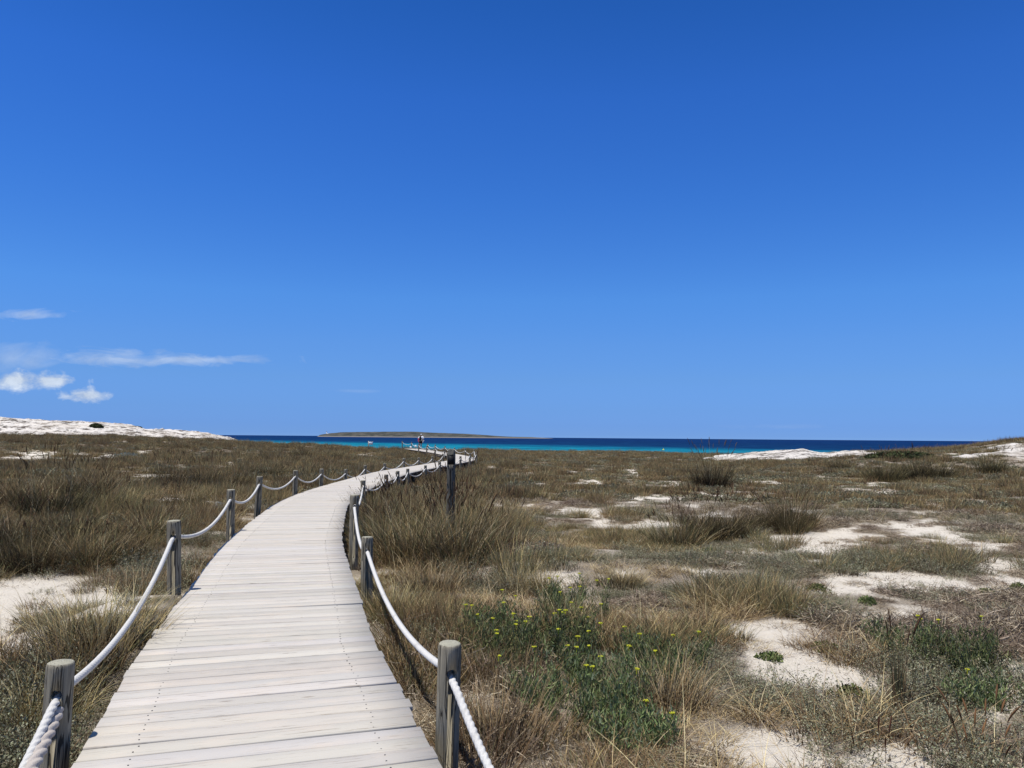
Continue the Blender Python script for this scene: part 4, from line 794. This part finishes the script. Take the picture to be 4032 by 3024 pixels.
# succulent cushions
def cushion(px, py, R, H, lab, cols, seed, group='small green cushions on the sand', leaf=(.012, .02), n=420):
    x, y, z = ground_at(px, py); rng = np.random.default_rng(seed); b = MB(); u = rng.uniform(0, 1, n)**.5; th = rng.uniform(0, 6.28, n); lob = 1+.28*np.sin(3*th+seed)+.15*np.sin(7*th)
    P = np.stack([R*u*np.cos(th)*lob, R*u*np.sin(th)*lob, H*np.sqrt(np.clip(1-u**2, 0, 1))*rng.uniform(.35, 1, n)+.01], 1); leaves(b, rng, P, leaf, cols, -.5, 1.9)
    t = empty('cushion_plant', (x, y, z-.01)); obj('leaves', b.mesh('leaves', MV), t); b = MB(); blades(b, rng, 30, R*.7, (H*.4, H*.9), (.004, .007), BROWN+OLIVE, (.1, .6), .3, 2); obj('stems', b.mesh('stems', MV), t)
    tag(t, lab, 'plant', group)
GS = [(.12, .145, .05), (.085, .11, .038), (.16, .18, .07), (.19, .18, .08)]
cushion(3350, 2745, .13, .10, 'bright green cushion plant in the middle of the lower right sand', GS, 11)
cushion(3035, 2600, .10, .06, 'flat green cushion plant on the bare sand patch at the right centre', GS, 12)
cushion(3245, 2565, .11, .08, 'green cushion plant right of the bare sand patch, below the big sand bank', GS, 13)
cushion(3415, 2385, .09, .09, 'green cushion plant on the near edge of the big sand bank', GS, 14)
cushion(3885, 2340, .09, .08, 'dark green cushion plant at the right end of the big sand bank', GS, 15)
cushion(4012, 2320, .11, .1, 'green cushion plant cut by the right picture edge', GS, 16)
cushion(3215, 2330, .15, .1, 'dark green cushion plant at the upper left of the big sand bank', GS, 17)
cushion(2790, 2180, .2, .10, 'yellow green cushion plant below the dark grass row', GS, 18)
cushion(2730, 2150, .2, .12, 'green cushion plant beside the near foot of dark grass row', GS, 19)
SIL = [(.42, .46, .43), (.34, .38, .36), (.5, .53, .5)]
cushion(860, 2020, .16, .26, 'silvery white leaved plant behind the third left post', SIL, 20, 'silvery plants', (.012, .022), 380)
cushion(500, 1800, .9, .35, 'pale silver grey bush among brown grass below the white hill', [(.26, .30, .27), (.2, .24, .21)], 21, 'silvery plants', (.03, .05), 900)
# evergreen bushes on the pale hill
def bush(x, y, z, R, H, lab, seed):
    rng = np.random.default_rng(seed); b = MB(); n = 2200; u = rng.uniform(0, 1, n)**.4; th = rng.uniform(0, 6.28, n); ph = rng.uniform(0, 1, n)
    P = np.stack([R*u*np.cos(th)*(1+.2*np.sin(3*th)), R*.8*u*np.sin(th), H*np.sqrt(np.clip(1-(u*.98)**2.5, 0, 1))*(.2+.8*ph)], 1)
    leaves(b, rng, P, (.08, .16), [(.07, .085, .035), (.10, .11, .05), (.045, .055, .025)], 0, 1.6); t = empty('evergreen_bush', (x, y, z)); obj('foliage', b.mesh('foliage', MV), t)
    b = MB(); 
    for q in range(7):
        a = q*.9; b.tube([(0, 0, -.3), (R*.4*math.cos(a), R*.3*math.sin(a), H*.4), (R*.7*math.cos(a), R*.55*math.sin(a), H*.6)], [.06, .04, .015], 5, (.10, .08, .06))
    obj('branches', b.mesh('branches', MV), t); tag(t, lab, 'bush')
def hillpt(px, y0):
    a = ray(px, 1680)[0]; x = a*y0; return x, y0, float(left_hill(np.array([[x]]), np.array([[y0]]))[0, 0])
x_, y_, z_ = hillpt(375, 120); bush(x_, y_, EYE+ray(375, 1684)[1]*y_-.1, 1.05, .75, 'dark evergreen bush alone on the upper white rock hill at left', 31)
x_, y_, z_ = hillpt(540, 127); bush(x_, y_, EYE+ray(540, 1690)[1]*y_-.1, .85, .6, 'smaller dark bush at the notch on the white rock hill crest', 32)
x_, y_, z_ = ground_at(3560, 1800); bush(x_, y_, z_, 2.2, .5, 'dark low shrub in front of the sea at right, left of the rising slope', 33)
# ------------------------------------------------------------------ marker post
def marker_post():
    a, b = ray(1777, 1768); y = 13.6; x = a*y; zt = EYE+b*y; gz = float(TH(np.array([x]), np.array([y]))[0]); h = zt-gz; r = .075
    t = empty('marker_post', (x, y, gz)); V = []; seg = 32; rng = random.Random(5)
    zs = list(np.linspace(-.3, h-.13, 10))+list(np.linspace(h-.10, h, 7))
    for z in zs:
        k = max(0, (z-(h-.13))/.13)
        for j in range(seg):
            th = 2*math.pi*j/seg; px = r*math.cos(th)*(1+.02*math.sin(3*th+z)); py = r*math.sin(th)*(1+.02*math.sin(5*th+z))
            f = math.sqrt(max(0., 1-k*k))*.45+.55 if k > 0 else 1.
            zz = z
            if k > 0: zz = z-.0
            V.append((px*f, max(py, -r*(1-.55*k)) if k > 0 else py, zz))
    fs = [(k*seg+j, k*seg+(j+1) % seg, (k+1)*seg+(j+1) % seg, (k+1)*seg+j) for k in range(len(zs)-1) for j in range(seg)]
    mb = MB(); mb.add(V, fs+[tuple(range(seg))[::-1], tuple((len(zs)-1)*seg+j for j in range(seg))])
    me = mb.mesh('post_shaft', None); c1 = MB(); c1.box((0, -r-.02, h-.19), (.12, .09, .165)); c2 = MB(); c2.box((0, -r-.01, (h-.28)/2-.1), (.02, .05, h-.28)); me = boolcut(me, [c1.mesh('c', None), c2.mesh('c', None)]); me.materials.clear(); me.materials.append(M_POST2)
    obj('post_shaft', me, t); mb = MB(); mb.box((0, -r+.018, h-.19), (.112, .016, .155)); obj('dark_plate', mb.mesh('dark_plate', plain('blackened_plate', (.012, .011, .011), .6)), t)
    for zz, xx in ((h-.285, -.05), (h-.285, .05), (h-.60, -.055)):
        mb = MB(); mb.box((xx, -r*.72, zz), (.022, .05, .012)); obj('bracket', mb.mesh('bracket', M_SCREW), t)
    tag(t, 'tall thick wooden marker post with dark plate near its top, standing in grass', 'post')
marker_post()
# ------------------------------------------------------------------ signs
M_WHITE = plain('white_panel', (.78, .79, .80), .5); M_INK = plain('dark_ink', (.05, .06, .07), .6); M_PALE = plain('pale_print', (.45, .55, .62), .6)
def sign_big():
    y = 98.; a, b = ray(1451, 1736); x = a*y; zt = EYE+b*y; gz = float(TH(np.array([x]), np.array([y]))[0]); t = empty('information_sign', (x, y, gz)); h = zt-gz
    mb = MB(); mb.box((0, 0, h/2-.2), (.10, .10, h+.4)); obj('post', mb.mesh('post', M_POST), t)
    mb = MB(); mb.box((.30, -.07, h-.24), (.54, .03, .44)); pn = obj('panel', mb.mesh('panel', M_WHITE), t)
    mb = MB(); mb.box((.30, -.09, h-.035), (.50, .012, .035)); obj('heading_bar', mb.mesh('heading_bar', M_INK), pn)
    for q in (-.1, .13):
        mb = MB(); mb.tube([(.30+q, -.088, h-.28), (.30+q, -.094, h-.28)], [.055, .055], 16); obj('round_symbol', mb.mesh('round_symbol', M_PALE), pn)
    tag(t, 'white information board on a wooden post at the skyline before the turquoise sea', 'sign')
sign_big()
def sign_small(px, py0, py1, y, lab, emblem):
    a, b = ray(px, py0); x = a*y; zt = EYE+b*y; b2 = ray(px, py1)[1]; hh = (b-b2)*y; t = empty('small_sign', (x, y, 0)); gz = float(TH(np.array([x]), np.array([y]))[0]); w_ = .24
    mb = MB(); mb.box((0, 0, zt-hh/2), (w_, .03, hh)); pn = obj('panel', mb.mesh('panel', M_WHITE), t)
    mb = MB(); mb.box((0, .035, (zt-hh*.5+gz)/2-.1), (.05, .035, zt-hh*.5-gz+.2)); obj('stake', mb.mesh('stake', M_DARK), t)
    if emblem:
        mb = MB(); zc = zt-hh*.5
        mb.add([(-.055, -.02, zc-.09), (.055, -.02, zc-.09), (0, -.02, zc+.10), (-.055, -.016, zc-.09), (.055, -.016, zc-.09), (0, -.016, zc+.10)], [(0, 1, 2), (5, 4, 3), (0, 3, 4, 1), (1, 4, 5, 2), (2, 5, 3, 0)]); obj('emblem', mb.mesh('emblem', M_INK), pn)
    tag(t, lab, 'sign')
sign_small(1637, 1752.5, 1760.5, 95, 'small white square sign with dark emblem at the boardwalk end', True)
sign_small(1617.5, 1757.5, 1764, 96, 'tiny blank white notice low beside the seaward end post', False)
# ------------------------------------------------------------------ person
def person():
    s_ = 90.0; xp, yp, tx, ty = [float(v) for v in path_at(np.interp(96.5, cp[:, 1], sl))]
    a, b = ray(1656, 1767); y = 96.5; x = a*y; H = 1.80; k = H/1.75
    t = empty('person', (x, y, 0), 0); t.scale = (k*1.05, k*1.05, k*1.02)
    skin = plain('skin', (.42, .26, .18), .6); 
    J = {'pelvis': ((0, 0, .93), .125), 'waist': ((0, .01, 1.08), .115), 'chest': ((0, .02, 1.30), .145), 'neck': ((0.02, .04, 1.47), .055), 'head0': ((.03, .06, 1.56), .075), 'head1': ((.04, .07, 1.66), .085), 'head2': ((.04, .07, 1.735), .05),
         'hl': ((-.09, 0, .88), .085), 'kl': ((-.10, .06, .50), .055), 'al': ((-.11, -.02, .09), .036), 'tl': ((-.12, .10, .03), .03), 'hr': ((.09, 0, .88), .085), 'kr': ((.10, -.03, .50), .055), 'ar': ((.11, -.20, .13), .036), 'tr': ((.12, -.10, .04), .03),
         'sl': ((-.18, .02, 1.40), .06), 'el': ((-.27, .02, 1.14), .042), 'wl': ((-.24, .12, .92), .028), 'sr': ((.18, .02, 1.40), .06), 'er': ((.29, .02, 1.14), .042), 'wr': ((.26, .12, .93), .028)}
    E = [('pelvis', 'waist'), ('waist', 'chest'), ('chest', 'neck'), ('neck', 'head0'), ('head0', 'head1'), ('head1', 'head2'), ('pelvis', 'hl'), ('hl', 'kl'), ('kl', 'al'), ('al', 'tl'), ('pelvis', 'hr'), ('hr', 'kr'), ('kr', 'ar'), ('ar', 'tr'),
         ('chest', 'sl'), ('sl', 'el'), ('el', 'wl'), ('chest', 'sr'), ('sr', 'er'), ('er', 'wr')]
    for sd2, w0 in (('l', 'wl'), ('r', 'wr')):                       # hand: palm, four fingers, thumb
        wp = np.array(J[w0][0]); sg = -1 if sd2 == 'l' else 1; J['p'+sd2] = (tuple(wp+(0, .02, -.07)), .022); E.append((w0, 'p'+sd2))
        for f in range(4):
            b0 = wp+((f-1.5)*.018, .03, -.10); J['f%d%s' % (f, sd2)] = (tuple(b0), .009); J['g%d%s' % (f, sd2)] = (tuple(b0+(0, .012, -.035-.006*(f in (1, 2)))), .008); J['i%d%s' % (f, sd2)] = (tuple(b0+(0, .03, -.055-.008*(f in (1, 2)))), .006)
            E += [('p'+sd2, 'f%d%s' % (f, sd2)), ('f%d%s' % (f, sd2), 'g%d%s' % (f, sd2)), ('g%d%s' % (f, sd2), 'i%d%s' % (f, sd2))]
        J['u'+sd2] = (tuple(wp+(-sg*.035, .035, -.05)), .010); J['v'+sd2] = (tuple(wp+(-sg*.045, .05, -.08)), .007); E += [(w0, 'u'+sd2), ('u'+sd2, 'v'+sd2)]
    keys = list(J); me = bpy.data.meshes.new('body'); me.from_pydata([J[q][0] for q in keys], [(keys.index(p), keys.index(q)) for p, q in E], [])
    o = bpy.data.objects.new('body', me); COL.objects.link(o); md = o.modifiers.new('skin', 'SKIN'); md.use_smooth_shade = True
    for i, q in enumerate(keys): me.skin_vertices[0].data[i].radius = (J[q][1], J[q][1])
    me.skin_vertices[0].data[0].use_root = True; s2 = o.modifiers.new('sub', 'SUBSURF'); s2.levels = 2; s2.render_levels = 2
    dg = bpy.context.evaluated_depsgraph_get(); dg.update(); m2 = bpy.data.meshes.new_from_object(o.evaluated_get(dg)); bpy.data.objects.remove(o); m2.materials.append(skin); obj('body', m2, t)
    def blob(name, pts, rad, m, flat=(1, 1, 1), wob=.0, seg=18):
        mb = MB(); mb.tube(pts, rad, seg); me = mb.mesh(name, m, True); rg = np.random.default_rng(3)
        if wob:
            for v in me.vertices:
                v.co.x += wob*math.sin(v.co.z*19+v.co.y*8); v.co.y += wob*math.cos(v.co.z*14+v.co.x*9)
        for v in me.vertices: v.co.x *= flat[0]; v.co.y *= flat[1]
        return obj(name, me, t)
    white = plain('white_cloth', (.82, .82, .83), .9); black = plain('black_cloth', (.015, .015, .017), .9); pink = plain('pink_cloth', (.62, .10, .16), .9); khaki = plain('khaki_band', (.26, .25, .13), .9); hair = plain('brown_hair', (.16, .11, .07), .9)
    blob('shirt', [(0, .02, 1.02), (0, .02, 1.2), (0, .02, 1.38), (0, .03, 1.47)], [.165, .175, .185, .08], white, (1.15, .85, 1))
    # loose white cloth blown out to the right
    blob('blown_cloth', [(.10, .02, 1.50), (.20, .02, 1.45), (.27, .03, 1.25), (.28, .05, 1.05), (.22, .06, .84), (.18, .06, .74)], [.05, .12, .15, .135, .085, .03], white, (1, .75, 1), .02)
    blob('sleeve', [(-.12, .02, 1.44), (-.22, .02, 1.37), (-.28, .02, 1.24)], [.06, .085, .07], white)
    blob('pink_towel', [(-.20, 0, 1.30), (-.27, -.02, 1.15), (-.28, -.02, 1.0), (-.24, -.02, .90), (-.13, -.05, .82)], [.03, .075, .085, .06, .025], pink, (1, .8, 1), .012)
    blob('backpack', [(-.04, -.17, .98), (-.04, -.20, 1.08), (-.03, -.20, 1.28), (-.03, -.17, 1.44), (-.02, -.14, 1.50)], [.10, .135, .14, .11, .04], black, (1, .8, 1))
    blob('bag_band', [(-.03, -.19, .93), (-.03, -.19, .98)], [.11, .11], khaki, (1, .9, 1))
    blob('shorts', [(0, 0, .66), (0, 0, .80), (0, 0, .96)], [.17, .185, .165], black, (1.05, .75, 1))
    blob('hair', [(.04, .05, 1.62), (.04, .055, 1.70), (.04, .06, 1.755)], [.085, .095, .04], hair)
    blob('cap', [(.04, .06, 1.70), (.04, .06, 1.75), (.04, .06, 1.775)], [.103, .085, .03], white)
    for sx_, yy2, zz in ((-.115, .05, .035), (.115, -.15, .05)):
        mb = MB(); mb.tube([(sx_, yy2-.12, zz), (sx_, yy2-.05, zz+.01), (sx_, yy2+.08, zz), (sx_, yy2+.13, zz-.01)], [.03, .045, .042, .02], 10); obj('shoe', mb.mesh('shoe', black, True), t)
    tag(t, 'person walking away at the boardwalk end, white top, pink towel, black backpack and shorts', 'person')
person()
# ------------------------------------------------------------------ buoys and cairn
def buoy(px, py, col, lab):
    a, b = ray(px, py); d = (SEA+.1-EYE)/b; t = empty('buoy', (a*d, d, SEA)); m = plain('buoy_paint', col, .5); mb = MB(); r = .42*d/300
    mb.tube([(0, 0, -r*.5), (0, 0, 0), (0, 0, r*.6), (0, 0, r)], [r*.5, r, r*.8, r*.2], 14); obj('float', mb.mesh('float', m, True), t); mb = MB(); mb.tube([(0, 0, r), (0, 0, r*1.7)], [r*.15, r*.12], 8); obj('mast', mb.mesh('mast', m), t); tag(t, lab, 'buoy')
buoy(2612, 1771, (.75, .65, .08), 'tiny yellow buoy floating on turquoise water right of centre')
buoy(1043, 1748, (.8, .8, .8), 'tiny white buoy floating off the point of the white hill')
